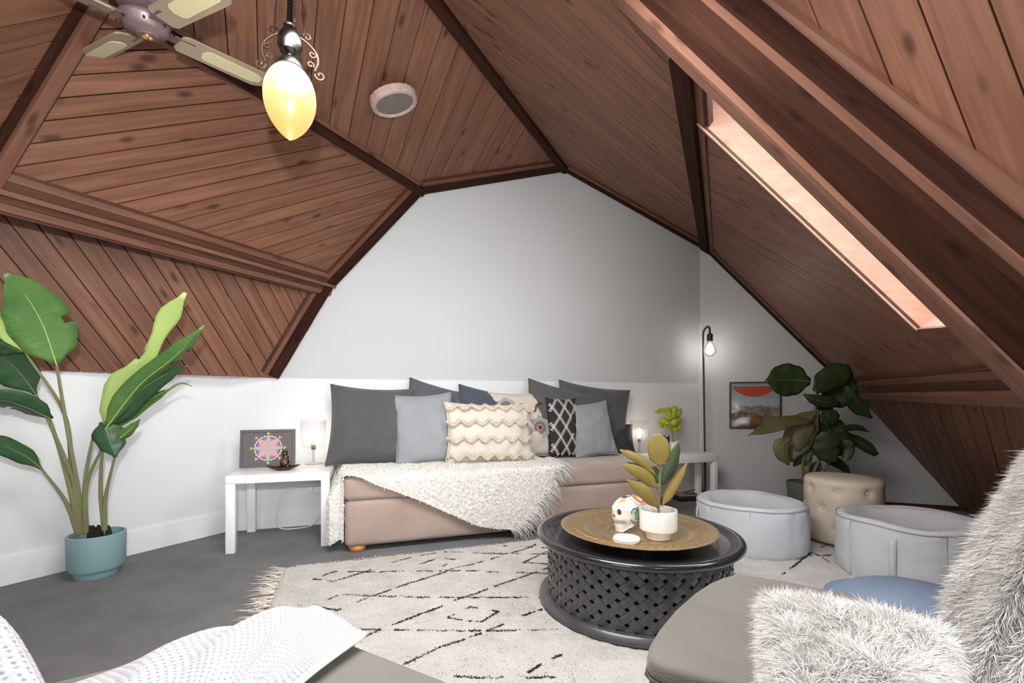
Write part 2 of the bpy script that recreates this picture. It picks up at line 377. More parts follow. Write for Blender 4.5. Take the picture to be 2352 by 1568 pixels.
ceil = empty('ceiling', kind='structure')
def clip(poly, n, d):
    out = []
    for i in range(len(poly)):
        a, b = poly[i], poly[(i+1) % len(poly)]; da = n.dot(a)-d; db = n.dot(b)-d
        if da <= 0: out.append(a)
        if (da < 0 < db) or (db < 0 < da): out.append(a.lerp(b, da/(da-db)))
    return out
def boards(pl, poly, D, width, phase, gap=.005, th=.014, hole=None, m=W_BOARD):
    n = pl.n; D = (D-n*D.dot(n)).normalized(); Wd = n.cross(D)
    poly = [p-n*(n.dot(p)-pl.d) for p in poly]
    ws = [Wd.dot(p) for p in poly]; k0 = math.floor((min(ws)-phase)/width); k1 = math.ceil((max(ws)-phase)/width)
    ang = Matrix((D, Wd, n)).transposed().to_4x4()
    for k in range(k0, k1):
        w0 = phase+k*width+gap/2; w1 = phase+(k+1)*width-gap/2
        q = clip(clip(poly, Wd, w1), -Wd, -w0)
        if len(q) < 3: continue
        pieces = [q]
        if hole:
            pieces = []; rest = q; c = sum(hole, Vector())/4
            for i in range(4):
                a, b = hole[i], hole[(i+1) % 4]; en = (b-a).cross(n).normalized()
                if en.dot(c-a) > 0: en = -en
                pc = clip(rest, -en, -en.dot(a))
                if len(pc) >= 3: pieces.append(pc)
                rest = clip(rest, en, en.dot(a))
                if len(rest) < 3: break
        for q in pieces:
            ext = max(D.dot(p) for p in q)-min(D.dot(p) for p in q)
            if ext < .04: continue
            org = q[0]; prj = [Vector((D.dot(p-org), Wd.dot(p-org), 0)) for p in q]
            dz = random.uniform(0, .002)
            b = MB().prism(prj, (0, 0, th)).build('board', m, ceil, False)
            b.matrix_basis = Matrix.Translation(org+n*dz) @ ang
    # backing sheet
    if hole:
        c = sum(hole, Vector())/4; rest = poly
        for i in range(4):
            a, b = hole[i], hole[(i+1) % 4]; en = (b-a).cross(n).normalized()
            if en.dot(c-a) > 0: en = -en
            pc = clip(rest, -en, -en.dot(a))
            if len(pc) >= 3:
                o = MB().prism([p+n*(th+.001) for p in pc], n*.02).build('backing_sheet', M_BACK, ceil, False)
            rest = clip(rest, en, en.dot(a))
            if len(rest) < 3: break
    else:
        MB().prism([p+n*(th+.001) for p in poly], n*.02).build('backing_sheet', M_BACK, ceil, False)
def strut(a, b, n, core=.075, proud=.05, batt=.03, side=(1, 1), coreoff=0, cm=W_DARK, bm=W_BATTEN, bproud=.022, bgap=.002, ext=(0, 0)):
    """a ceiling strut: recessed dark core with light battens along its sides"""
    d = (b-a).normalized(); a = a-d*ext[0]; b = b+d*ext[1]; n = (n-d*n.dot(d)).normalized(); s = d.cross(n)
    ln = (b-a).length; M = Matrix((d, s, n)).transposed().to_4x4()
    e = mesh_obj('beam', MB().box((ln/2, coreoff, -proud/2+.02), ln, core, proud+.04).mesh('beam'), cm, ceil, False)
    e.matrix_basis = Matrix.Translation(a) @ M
    for sg, on in zip((1, -1), side):
        if on:
            c = coreoff+sg*(core/2+batt/2+bgap)
            bt = MB().box((ln/2, c, -bproud/2+.008), ln, batt, bproud+.016).build('batten', bm, e, False)
            bt2 = MB().box((ln/2, c+sg*(batt*.75), -bproud*.25+.01), ln, batt*.5, bproud*.5+.02).build('batten', W_MID, e, False)
    return e
HID = 0
# panel boards
boards(p3, [A0, A0+nB*.05, A1+nB*.05, L3, p3.hit(-300, 300), WL+(WL-A0)*.35, WL], Vector((.171, .582, -.795)), .0835, -.086)
boards(p1, [A1+nB*.05, A2+nB*.05, U1, L_], Vector((.615, .606, .505)), .0705, .643)
boards(p2, [A2+nB*.05, A3+nB*.05, U2e, U1], Vector((-.451, .847, -.283)), .1222, -.819)
boards(p4, [A3+nB*.05, A4+nR*.05+nB*.03, U3, p4.hit(1640, 150), p4.hit(1500, 0), p4.hit(1380, -90), U2e], Vector((.818, .518, -.25)), .0985, 2.1965)
# skylight opening in panel 5
a3 = p5.hit(1632, 300); b3 = p5.hit(2115, 752); e = (b3-a3).normalized(); sw = -(p5.n.cross(e)); a3 = a3-e*.12
if (p5.hit(2180, 742)-b3).dot(sw) < 0: sw = -sw
hole = [a3, b3, b3+sw*.42, a3+sw*.42]
boards(p5, [A4+nR*.05+nB*.03, A5+nR*.05, Mr, p5.hit(2400, 780), p5.hit(2300, 640), p5.hit(1720, 170), p5.hit(1600, 180), U3], Vector((.2, -.76, -.619)), .1345, 1.73, hole=hole)
fA = A6+Vector((.02, -.01, -.02)); 
fB = Vector((0, 0, 0)); fB.y = .9; fB.x = (p7.d-p7.n.y*.9)/p7.n.x
Mt = Mr+(Mr-A5).normalized()*.9
boards(p7, [A5+nR*.05, A6+nR*.05, fB, Vector((fB.x+p7.n.y/p7.n.x*1.2*-1*-1, fB.y-1.2, 0)), Mt+(Mt-A5).normalized()*.6, Mr], (p7.hit(2318, 1128)-p7.hit(2259.7, 900.8)), .11, 1.363)
# window_1: the skylight
win = empty('window_1', kind='structure')
RD = .24
def slab(name, a, b, out, thick, m, parent):
    """quad a-b swept outwards, with thickness"""
    return MB().prism([a, b, b+out, a+out], thick).build(name, m, parent, False)
h0, h1, h2, h3 = hole
h0, h1, h2, h3 = h0+sw*.003+e*.003, h1+sw*.003-e*.003, h2-sw*.003-e*.003, h3-sw*.003+e*.003
nO = p5.n*RD; inn = p5.n*-.012
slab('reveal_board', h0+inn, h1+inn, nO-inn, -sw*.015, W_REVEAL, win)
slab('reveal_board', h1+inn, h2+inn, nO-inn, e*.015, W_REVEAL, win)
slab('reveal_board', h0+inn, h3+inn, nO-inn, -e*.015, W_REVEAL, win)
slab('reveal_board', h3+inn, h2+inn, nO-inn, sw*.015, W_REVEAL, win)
for a, b, s in ((h0, h1, sw), (h1, h2, -e), (h0, h3, e), (h3, h2, -sw)):
    MB().prism([a+nO*.9, b+nO*.9, b+nO*.9+s*.05, a+nO*.9+s*.05], p5.n*.03).build('sash', W_MID, win, False)
MB().prism([q+nO*.96 for q in hole], p5.n*.006).build('pane', M_PANE, win, False)
for a, b, s in ((h0, h1, -sw),):
    MB().prism([a-e*.01, b+e*.02, b+e*.02+s*.05, a-e*.01+s*.05], p5.n*-.014).build('architrave', W_BATTEN, win, False)
    MB().prism([a-s*.008+p5.n*-.0145, b-s*.008+p5.n*-.0145, b+s*.006+p5.n*-.0145, a+s*.006+p5.n*-.0145], p5.n*-.006).build('architrave_bead', W_REVEAL, win, False)
MB().prism([h1, h1+sw*.4, h1+sw*.4+e*.06, h1+e*.06], p5.n*-.016).build('architrave', W_BATTEN, win, False)
MB().prism([h0-e*.07, h0-e*.0+sw*.0, h0+sw*.4, h0-e*.07+sw*.4], p5.n*-.016).build('architrave', W_BATTEN, win, False)
# gable-edge beams, each inset towards its own panel
def edge(a, b, pl, inset=.038, **k):
    d = (b-a).normalized(); s = pl.n.cross(d)
    c = L_ if 0 else None
    tow = pl._c-a
    if s.dot(tow) < 0: s = -s
    e_ = strut(a+s*inset, b+s*inset, pl.n, core=.07, proud=.035, side=(1, 0) if d.cross(pl.n).dot(s) > 0 else (0, 1), **k)
p3._c = L3; p1._c = L_; p2._c = U1; p4._c = U2; p5._c = Mr; p7._c = Mr
for a, b, pl in ((A0, A1, p3), (A1, A2, p1), (A2, A3, p2), (A3, A4, p4), (A4, A5, p5)): edge(a, b, pl)
hc = Vector((WL.x-A0.x, WL.y-A0.y, 0)).normalized(); ho = Vector((hc.y, -hc.x, 0)); ho = ho if ho.x < 0 else -ho
pa0 = Vector((A0.x, A0.y, KH)); pw0 = Vector((WL.x, WL.y, KH))+hc*1.2
o = MB().prism([pa0+ho*.014-hc*.3, pw0+ho*.014, pw0+ho*.6, pa0+ho*.6-hc*.3], (0, 0, .03)).build('leak_seal', M_WALL, None, False); o['kind'] = 'structure'  # added hidden slab blocking the light leak above the left knee wall
# main struts
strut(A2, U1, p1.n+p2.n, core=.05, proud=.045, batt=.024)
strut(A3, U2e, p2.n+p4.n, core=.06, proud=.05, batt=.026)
strut(A1, L_+(L_-A1)*.1, p1.n+p3.n, core=.085, proud=.02, batt=.03, cm=W_MID, side=(1, 1))
d = (L_-A1).normalized(); o = strut(A1, L_+(L_-A1)*.1, p1.n+p3.n, core=.02, proud=.045, side=(0, 0), cm=W_BATTEN)
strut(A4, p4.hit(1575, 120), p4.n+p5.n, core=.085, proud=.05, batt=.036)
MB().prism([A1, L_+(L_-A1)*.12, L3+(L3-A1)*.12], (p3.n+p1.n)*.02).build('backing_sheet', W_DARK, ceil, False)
# left hub beam, wide
# panel left of it
q0 = P(-420, 250, 1.15); q1 = P(60, -420, 1.2)
pT0 = Plane(L_, U1, q0)
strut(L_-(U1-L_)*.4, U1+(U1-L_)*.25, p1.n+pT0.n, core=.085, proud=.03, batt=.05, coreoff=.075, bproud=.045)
T0D = pT0.hit(60, 0)-pT0.hit(0, 60)
boards(pT0, [L_, U1, pT0.hit(120, -420), pT0.hit(-420, 60)], T0D+Vector((.0, .2, .1)), .09, 0)
# horizontal beam between panels 5 and 7
strut(A5+Vector((-.05, .0, -.0)), Mt, p5.n, core=.05, proud=.03, batt=.034, cm=W_MID)
strut(A5+Vector((0, 0, -.045)), Mt+Vector((0, 0, -.045)), p5.n, core=.05, proud=.045, side=(0, 0), cm=W_BATTEN)
# deep hip beam crossing the upper right: faces between surveyed edges
def eline(x0, y0, x1, y1, dl, dr):
    a = P(x0, y0, dl); b = P(x1, y1, dr); v = b-a; return a-v*.3, b+v*.35
e1a = eline(1480, 50, 2352, 893, 1.56, 1.22); e1b = eline(1512, 45, 2352, 855, 1.54, 1.2)
e2a = eline(1608, 0, 2352, 636, 1.42, 1.10); e2b = eline(1636, 0, 2352, 600, 1.41, 1.09)
e3a = eline(1750, 0, 2352, 503, 1.46, 1.14); e3b = eline(1790, 0, 2352, 440, 1.45, 1.13)
hip = empty('beam'); hip.parent = ceil
def face(a, b, m, name, th, bulge=0):
    n = (a[1]-a[0]).cross(b[0]-a[0]).normalized()
    if n.dot(a[0]-Vector((0, 0, EYE))) < 0: n = -n
    o = MB().prism([a[0]-n*bulge, a[1]-n*bulge, b[1]-n*bulge, b[0]-n*bulge], n*th)
    d = (a[1]-a[0]).normalized(); s = n.cross(d); M = Matrix((d, s, n)).transposed().to_4x4()
    T = Matrix.Translation(a[0]) @ M; Ti = T.inverted(); o.v = [tuple(Ti @ Vector(v)) for v in o.v]
    ob = o.build(name, m, hip, False); ob.matrix_basis = T; return ob
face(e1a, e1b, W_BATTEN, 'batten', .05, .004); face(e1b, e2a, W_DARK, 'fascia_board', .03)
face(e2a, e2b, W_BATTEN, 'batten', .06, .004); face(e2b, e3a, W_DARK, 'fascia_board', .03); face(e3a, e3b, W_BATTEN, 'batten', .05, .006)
# panel beyond the hip beam
pT6 = Plane(P(1790, 0, 1.47), P(2352, 440, 1.15), P(2352, -50, 1.0))
boards(pT6, [P(1500, -240, 1.47/1.12*1.05) if 0 else pT6.hit(1480, -240), pT6.hit(2700, 715), pT6.hit(2900, 200), pT6.hit(2500, -500), pT6.hit(1700, -600)], pT6.hit(2242, 348)-pT6.hit(2108, 0), .12, 0)
# closing shell above and behind the camera, outside the frame
C0 = Vector((-1.6, -2.3, 2.5)); C1 = Vector((1.3, -2.3, 2.6)); CL = Vector((-3.4, -2.3, 1.05)); CR = Vector((3.4, -2.3, .2))
B6 = pT6.hit(2700, 715); T6t = pT6.hit(1700, -600); T0b = pT0.hit(-420, 60); T0t = pT0.hit(120, -420)
tris = [(U1, U2e, T0t), (T0t, U2e, C0), (U2e, C0, C1), (U2e, T6t, C1), (T6t, pT6.hit(2500, -500), C1), (pT6.hit(2500, -500), pT6.hit(2900, 200), C1),
        (pT6.hit(2900, 200), CR, C1), (T0b, T0t, C0), (T0b, CL, C0), (p3.hit(-300, 300), T0b, CL), (p3.hit(-300, 846), p3.hit(-300, 300), CL), (L_, p3.hit(-300, 300), T0b),
        (pT6.hit(2900, 200), B6, CR), (B6, Mt, CR), (p4.hit(1290, -70), U2e, pT6.hit(1480, -240)), (U2e, pT6.hit(1480, -240), T6t)]
mb = MB()
for t in tris:
    n = (t[1]-t[0]).cross(t[2]-t[0]).normalized(); c = (t[0]+t[1]+t[2])/3
    if n.dot(c-Vector((0, 0, 1))) < 0: n = -n
    mb.prism([c+(p-c)*1.04+n*.02 for p in t], n*.05)
mb.build('upper_lining', W_MID, ceil, False)
# outer roof shell enclosing the room, open only above the skylight
bm = bmesh.new(); c0 = Vector((0, 1.2, 1.2))
for q in (A0, A1, A2, A3, A4, A5, WL, L3, L_, U1, U2e, T0b, T0t, T6t, pT6.hit(2500, -500), pT6.hit(2900, 200), B6, Mt, C0, C1, CL, CR, Vector((A6.x+.3, A6.y, -.1)), Vector((G2[0], G2[1]+.2, 2.4)), Vector((-3.6, -2.5, -.1)), Vector((3.8, -2.5, -.1)), Vector((-2.8, 3.2, -.1)), Vector((2, 4.8, -.1)), Vector((4.1, 3.2, -.1)), Vector((fB.x+.3, fB.y, -.1))):
    bm.verts.new(c0+(q-c0)*1.10)
bmesh.ops.convex_hull(bm, input=bm.verts[:]); 
loose = [v for v in bm.verts if not v.link_faces]; bmesh.ops.delete(bm, geom=loose, context='VERTS')
bmesh.ops.subdivide_edges(bm, edges=bm.edges[:], cuts=20, use_grid_fill=True)
hcn = sum(hole, Vector())/4; kill = []
for f in bm.faces:
    d_ = f.calc_center_median()-hcn; t_ = d_.dot(p5.n)
    if t_ > 0 and (d_-p5.n*t_).length < 1.05: kill.append(f)
bmesh.ops.delete(bm, geom=kill, context='FACES')
me = bpy.data.meshes.new('roof_shell'); bm.to_mesh(me); bm.free(); mesh_obj('roof_shell', me, M_BACK, ceil, False)

# ============================================================ FURNITURE
# ---- daybed
BA = math.atan2(.325, .946)   # angle of the bed front to the picture plane
bo = F(792, 1273); bo.z = 0
bed = empty('daybed', bo, 'dusty pink velvet daybed with bun feet along the back wall', 'daybed', rz=BA)
BL, BD, BZ = 2.2, .715, .445
def puff(name, x0, x1, y0, y1, z0, z1, m, parent, r=.03, amp=.006, seed=0):
    bm = bmesh.new(); bmesh.ops.create_cube(bm, size=1)
    for v in bm.verts: v.co = Vector((x0+(v.co.x+.5)*(x1-x0), y0+(v.co.y+.5)*(y1-y0), z0+(v.co.z+.5)*(z1-z0)))
    bmesh.ops.bevel(bm, geom=bm.edges[:], offset=r, segments=4, profile=.5, affect='EDGES')
    bmesh.ops.subdivide_edges(bm, edges=[e for e in bm.edges if e.calc_length() > .2], cuts=9, use_grid_fill=True)
    for v in bm.verts:
        k = nz(v.co+Vector((seed, 0, 0)), 4)*amp+nz(v.co+Vector((seed, 9, 0)), 1.7)*amp
        v.co += Vector((0, -1, .6))*k
    me = bpy.data.meshes.new(name); bm.to_mesh(me); bm.free(); return mesh_obj(name, me, m, parent, True, 60)
puff('base', 0, BL, 0, BD, .035, .305, M_PINK, bed, .03, .004)
puff('mattress', -.008, BL+.008, -.008, BD, .308, BZ, M_PINK, bed, .035, .006, 3)
for x in (.07, BL-.07):
    for y in (.06, BD-.06):
        MB().lathe([(.02, .04), (.045, .036), (.052, .02), (.045, .004), (.03, 0)], 20, (x, y, 0)).build('bun_foot', M_ORANGE, bed)
def bedpt(u, v, z): c, s = math.cos(BA), math.sin(BA); return Vector((bo.x+u*c-v*s, bo.y+u*s+v*c, z))
def bed_at(px, v):
    rx = (px-CX)/CF; c, s = math.cos(BA), math.sin(BA); ox, oy = bo.x-v*s, bo.y+v*c
    u = (rx*oy-ox)/(c-rx*s); return u, Vector((ox+u*c, oy+u*s, 0))

# ---- cushions
def cushion_mesh(name, w, h, th, seed=0, pinch=.09, wr=.014, n=40, flange=.0):
    vs = []; fs = []
    def pt(i, j, sg):
        u = i/n*2-1; v = j/n*2-1
        x = u*w/2*(1-pinch*(1-v*v)*u*u); z = v*h/2*(1-pinch*(1-u*u)*v*v)
        e = max(0, (1-abs(u)**2.6))*max(0, (1-abs(v)**2.6)); y = sg*th/2*(e**.55)
        k = nz((x*5+seed, z*5, sg*3+seed))*wr*2+nz((x*13, z*13+seed, sg))*wr*.7
        cr_ = (1-abs(nz((x*8+seed*3, z*8, 1)))*4) ; k -= .010*max(0, cr_)*sg*(.4+abs(u*v))
        y += k*min(1, e*3); return (x, y, z+h/2)
    idx = {}
    for sg in (-1, 1):
        for j in range(n+1):
            for i in range(n+1):
                if (i in (0, n) or j in (0, n)) and sg == 1: idx[(i, j, 1)] = idx[(i, j, -1)]; continue
                idx[(i, j, sg)] = len(vs); vs.append(pt(i, j, sg))
        for j in range(n):
            for i in range(n):
                q = (idx[(i, j, sg)], idx[(i+1, j, sg)], idx[(i+1, j+1, sg)], idx[(i, j+1, sg)])
                fs.append(q if sg == -1 else q[::-1])
    me = bpy.data.meshes.new(name); me.from_pydata(vs, [], fs); me.update(); return me, [pt(i, 0, -1) for i in range(n+1)]+[pt(n, j, -1) for j in range(n+1)]+[pt(n-i, n, -1) for i in range(n+1)]+[pt(0, n-j, -1) for j in range(n)]
def cushion(label, pl, pr, ptop, v, th, lean, roll, m, seed, z0=BZ, hfix=None, pm=None, wfac=1, yaw=0, name='cushion'):
    ul, a = bed_at(pl, v); ur, b = bed_at(pr, v); wd = (ur-ul)*wfac; c = (a+b)/2
    h = hfix or (EYE+(CY-ptop)/CF*c.y-z0)*1.06
    root = empty(name, (c.x, c.y, z0), label, 'cushion', 'cushions lined up on the daybed')
    root.rotation_euler = Matrix.Rotation(BA+R(yaw), 3, 'Z').to_euler()
    me, rim = cushion_mesh('cover', wd, h, th, seed)
    Mx = Matrix.Rotation(R(-lean), 4, 'X') @ Matrix.Translation((0, 0, h/2)) @ Matrix.Rotation(R(roll), 4, 'Y') @ Matrix.Translation((0, 0, -h/2))
    me.transform(Mx)
    for v_ in me.vertices: v_.co.z = max(v_.co.z, .004)
    o = mesh_obj('cover', me, m, root, True, 180)
    pts = [Mx @ Vector(p) for p in rim[::1]]
    for q_ in pts: q_.z = max(q_.z, .006)
    MB().tube(pts+[pts[0]], .0045, 5, False).build('piping', pm or m, root)
    return root, wd, h, Mx, me
cushion('large charcoal linen cushion at the left end of the daybed', 752, 950, 874, .44, .22, 13, 3, M_CHAR, 1, hfix=.56)
cushion('slate grey cushion with raised corner, second in the back row', 922, 1120, 872, .56, .15, 9, 13, M_SLATE, 2, hfix=.56)
cushion('navy cushion behind the cream tufted cushion', 1046, 1232, 885, .50, .16, 9, 9, M_NAVY, 3, hfix=.53)
cushion('charcoal grey cushion behind the black lattice cushion', 1207, 1400, 880, .47, .16, 10, 12, M_CHAR, 4, hfix=.56)
cushion('charcoal cushion at the back right, glowing beside the right lamp', 1282, 1448, 890, .545, .14, 6, 7, M_CHAR, 5, hfix=.58)
cushion('small near-black cushion low at the right end of the daybed', 1385, 1462, 972, .5, .12, 20, 6, M_DARKC, 6)
cushion('light grey square cushion leaning left of the cream tufted cushion', 905, 1047, 908, .36, .15, 14, -3, M_LGREY, 7)
cushion('light grey square cushion right of the black lattice cushion', 1318, 1416, 926, .36, .14, 16, -5, M_LGREY, 8)
r_, fw, fh, fM, _ = cushion('beige cushion with printed medallions between cream and lattice cushions', 1133, 1276, 903, .45, .14, 12, -2, mat('natural_beige_linen', (206, 194, 182), .93, var=.05, vscale=30, bump=.3, bscale=400), 9)
# printed medallions, stitched appliques on the beige cushion
def on_cushion(x, z, w_, h_, th, lift=.004, pinch=.08):
    u = x/(w_/2); v = (z-h_/2)/(h_/2); e = max(0, 1-abs(u)**2.6)*max(0, 1-abs(v)**2.6); return -(th/2)*(e**.55)-lift
def applique(parent, Mx, w_, h_, th, cx, cz, r0, r1, m, n=24, scallop=0, k=8, lift=.004, name='printed_ring'):
    mb = MB(); 
    for i in range(n):
        vs = []
        for a in (i, i+1):
            an = 2*math.pi*a/n
            for rr in (r0, r1*(1+scallop*abs(math.sin(an*k/2)))):
                x = cx+rr*math.cos(an); z = cz+rr*math.sin(an); vs.append(Mx @ Vector((x, on_cushion(x, z, w_, h_, th, lift), z)))
        mb.add(vs, [(0, 1, 3, 2)])
    return mb.build(name, m, parent, True, 180)
M_PG = mat('printed_sage_grey', (150, 156, 152), .9); M_PB = mat('printed_brown', (118, 104, 98), .9); M_PR = mat('printed_rust', (104, 48, 38), .9)
for cx, cz, s in ((.11, .225, 1.0), (-.14, .40, .8), (-.02, .36, .7)):
    applique(r_, fM, fw, fh, .14, cx, cz, .055*s, .078*s, M_PG, scallop=.2, k=18, lift=.013)
    applique(r_, fM, fw, fh, .14, cx, cz, .026*s, .05*s, M_PB, lift=.014)
    applique(r_, fM, fw, fh, .14, cx, cz, .0, .016*s, M_PR, scallop=.35, k=12, lift=.015, name='printed_flower')
mb = MB()
for (x0, z0, x1, z1) in ((.09, .36, .1, .40), (.1, .40, .13, .415), (.13, .415, .155, .42), (.09, .36, .075, .35)):
    mb.tube([fM @ Vector((x0, on_cushion(x0, z0, fw, fh, .14, .012), z0)), fM @ Vector((x1, on_cushion(x1, z1, fw, fh, .14, .012), z1))], .006, 5)
mb.build('printed_scroll', M_PR, r_)
# lattice cushion
r_, lw, lh, lM, _ = cushion('black cushion with a white zigzag lattice pattern', 1262, 1330, 920, .40, .13, 10, 1, mat('black_wool', (44, 44, 47), .95, bump=.3, bscale=300), 10)
mb = MB(); M_LAT = mat('cream_wool_yarn', (218, 212, 198), .95)
stp = .062
cells = []
for k in range(-8, 9):
    for sgn in (1, -1):
        t = -lh
        while t < lh*1.2:
            x = t*.62 if sgn > 0 else -t*.62; x += k*stp*1.55; z = t+lh/2
            if abs(x) < lw/2-.012 and .015 < z < lh-.015:
                for dxx, dzz in ((0, 0),):
                    c = []
                    for a, b2 in ((-.006, 0), (0, -.006), (.006, 0), (0, .006)):
                        c.append(lM @ Vector((x+a*1.15, on_cushion(x+a, z+b2, lw, lh,   .13, .009), z+b2*1.15)))
                    mb.add(c, [(0, 1, 2, 3)])
                    for q in (-.013, .013):
                        c = [lM @ Vector((x+q*(.5 if sgn > 0 else .5)+a, on_cushion(x+q*.5+a, z-q*.5*sgn+b2, lw, lh, .13, .0095), z-q*.5*sgn+b2)) for a, b2 in ((-.004, 0), (0, -.004), (.004, 0), (0, .004))]
                        mb.add(c, [(0, 1, 2, 3)])
            t += .0125
lo = mb.build('lattice_stitching', M_LAT, r_, False); lo['kind'] = 'stuff'
# cream tufted lumbar cushion
M_CRT = mat('cream_cotton_weave', (218, 209, 195), .95, var=.03, bump=.5, bscale=140)
r_, cw, ch, cM, cme = cushion('cream lumbar cushion with four wavy tufted ridges', 1025, 1228, 930, .27, .15, 14, 1.5, M_CRT, 11)
M_TUF = mat('ecru_tuft_yarn', (208, 197, 181), .95, var=.1, vscale=60)
for rI, zf in enumerate((.1, .37, .64, .9)):
    pts = []; 
    for i in range(60):
        x = -cw/2*.97+cw*.97*i/59; z = ch*zf+.016*math.sin(i*.68+rI)
        pts.append(cM @ Vector((x, on_cushion(x, z, cw, ch, .15, .010), z)))
    MB().tube(pts, [.013]*60, 7).build('tufted_ridge', M_TUF, r_)
    pa = np.array([tuple(p) for p in pts]); pp = np.repeat(pa, 40, 0)+rng.normal(0, .006, (2400, 3))
    strands('tuft_pile', pp, np.tile([0, -1., 0.2], (2400, 1)), .016, .0012, M_TUF, r_, rand=.9, seed=rI+5, segs=2)

# ---- boucle throw draped over the left end of the daybed
throw = empty('throw_blanket', (bo.x, bo.y, 0), 'cream boucle throw draped over the left end of the daybed', 'blanket', rz=BA)
def throw_surf(u, v):
    """unfolded (u along bed, v: 0 at front edge, + onto the top, - down the front); u<0 falls down the left end"""
    rr = .035; x = u; y = v; z = BZ+.014
    if v < 0:
        a = min(-v, rr*1.57); y = -math.sin(a/rr)*rr*.9-.008; z = BZ+.014-rr*(1-math.cos(a/rr))-max(0, -v-rr*1.57)
        y -= .004+.006*nz((u*6, v*3, 1))+.03*max(0, -v-.2)
    if u < 0:
        a = min(-u, rr*1.57); dz = rr*(1-math.cos(a/rr))+max(0, -u-rr*1.57); x = -math.sin(a/rr)*rr-.012-.06*min(1, -u*4)-.02*abs(nz((v*7, u*2, 5)))*min(1, -u*5); z -= dz
    z += .006*nz((u*9, v*9, 2))
    return Vector((x, y, max(z, .012)))
# outline of the front drop from the photograph
dropx = [(0.0, .0), (.04, .01), (.10, .035), (.20, .09), (.32, .14), (.45, .20), (.62, .29), (.78, .37), (.92, .405), (1.02, .41), (1.10, .37), (1.17, .30), (1.24, .20), (1.30, .10), (1.35, .02), (1.38, 0)]
def drop(u):
    if u <= 0: return 0
    for (a, da), (b, db) in zip(dropx, dropx[1:]):
        if a <= u <= b: return da+(db-da)*(u-a)/(b-a)
    return 0
NX, NY = 260, 150; vs = []; ok = []
for j in range(NY+1):
    for i in range(NX+1):
        u = -.40+1.78*i/NX
        top = .5; bot = -drop(u); v = bot+(top-bot)*j/NY
        uu = u
        p = throw_surf(uu, v)
        if u < 0:
            jb = j/NY; f_ = min(1, -u*7); p0 = throw_surf(0, -0.0+max(0, .48*(jb-.0)))
            xo = -.006-.078*min(1, jb/.22)*f_-.012*math.sin(jb*30)*f_*(1 if jb > .25 else 0); yy = .012+.47*max(0, jb-.22)/.78+.02*math.sin(jb*14)*f_*(jb < .22)
            yy = p0.y*(1-f_)+yy*f_
            p = Vector((xo, yy, BZ+.014-.02*f_-max(0, -u-.03)+.012*math.sin(jb*23)*f_*(-u)*2)); p.z = max(p.z, .03)
        k = noise.fractal(Vector((u*60, v*60, 0)), 1.0, 2.0, 2)*.006
        p += Vector((-.4 if u < 0 else 0, -1 if v < 0 else 0, 1 if v >= 0 else .2))*k
        vs.append(tuple(p))
fs = [(j*(NX+1)+i, j*(NX+1)+i+1, (j+1)*(NX+1)+i+1, (j+1)*(NX+1)+i) for j in range(NY) for i in range(NX)]
me = bpy.data.meshes.new('cloth'); me.from_pydata(vs, [], fs); me.update()
cl = mesh_obj('cloth', me, M_CREAMW, throw, True, 180)
pp, nn = sample(me, 42000, 3); nn[:] = np.where((nn[:, 1:2] > .3), -nn, nn)
strands('boucle_loops', pp, nn, .009, .0036, M_CREAMW, throw, rand=1.3, droop=.4, seed=4, segs=3)
edge_p = []; edge_n = []
for i in range(NX+1):
    u = -.40+1.78*i/NX
    if u > .98:
        for q in range(9): edge_p.append(Vector(throw_surf(u, -drop(u)+rng.random()*.01))+Vector((rng.normal(0, .004), -.006, 0))); edge_n.append((1.1, -.3, -.4))
for j in range(NY+1):
    u = 1.38; v = 0+.3*j/NY
    for q in range(6): edge_p.append(Vector(throw_surf(u, v))+Vector((0, rng.normal(0, .003), .004))); edge_n.append((1, -.5, .1))
strands('fringe', np.array([tuple(p) for p in edge_p]), np.array(edge_n), .07, .0022, M_CREAMW, throw, rand=.35, droop=.7, seed=9, segs=4)

# ---- side tables
def side_table(label, o_, ang, w_, d_, h_, tt=.05, lg=.05, legs=None, name='side_table'):
    t = empty(name, o_, label, 'table', rz=ang)
    b = rbox('tabletop', w_, d_, tt, .003, M_WHITE, t, 2, (w_/2, d_/2, h_-tt/2))
    for (x, y) in legs or ((lg/2, lg/2), (w_-lg/2, lg/2), (lg/2, d_-lg/2), (w_-lg/2, d_-lg/2)):
        rbox('leg', lg, lg, h_-tt, .003, M_WHITE, t, 2, (x, y, (h_-tt)/2))
    return t
tl = F(517, 1273); tr = F(757, 1253); TA = math.atan2(tr.y-tl.y, tr.x-tl.x); TH = .455
tl = Vector((tl.x, tl.y, 0))
side_table('white square side table left of the daybed holding the framed mandala', tl, TA, (tr-tl).length-.0, .50, TH)
def tabpt(u, v): c, s = math.cos(TA), math.sin(TA); return Vector((tl.x+u*c-v*s, tl.y+u*s+v*c, TH))
def tab_at(px, v):
    rx = (px-CX)/CF; c, s = math.cos(TA), math.sin(TA); ox, oy = tl.x-v*s, tl.y+v*c
    u = (rx*oy-ox)/(c-rx*s); return tabpt(u, v)
tr0 = P(1649, 1041, 3.9); RA = math.atan2(dB.y, dB.x); RW = .68
trz = EYE-(1041-CY)/CF*3.9
torig = Vector((tr0.x-RW*math.cos(RA), tr0.y-RW*math.sin(RA), 0))
side_table('narrow white table between the daybed and the right wall', torig, RA, RW, .24, trz, .07, .045)
def rtab(px, d): r = ray(px, CY)*d; return Vector((r.x, r.y, trz))

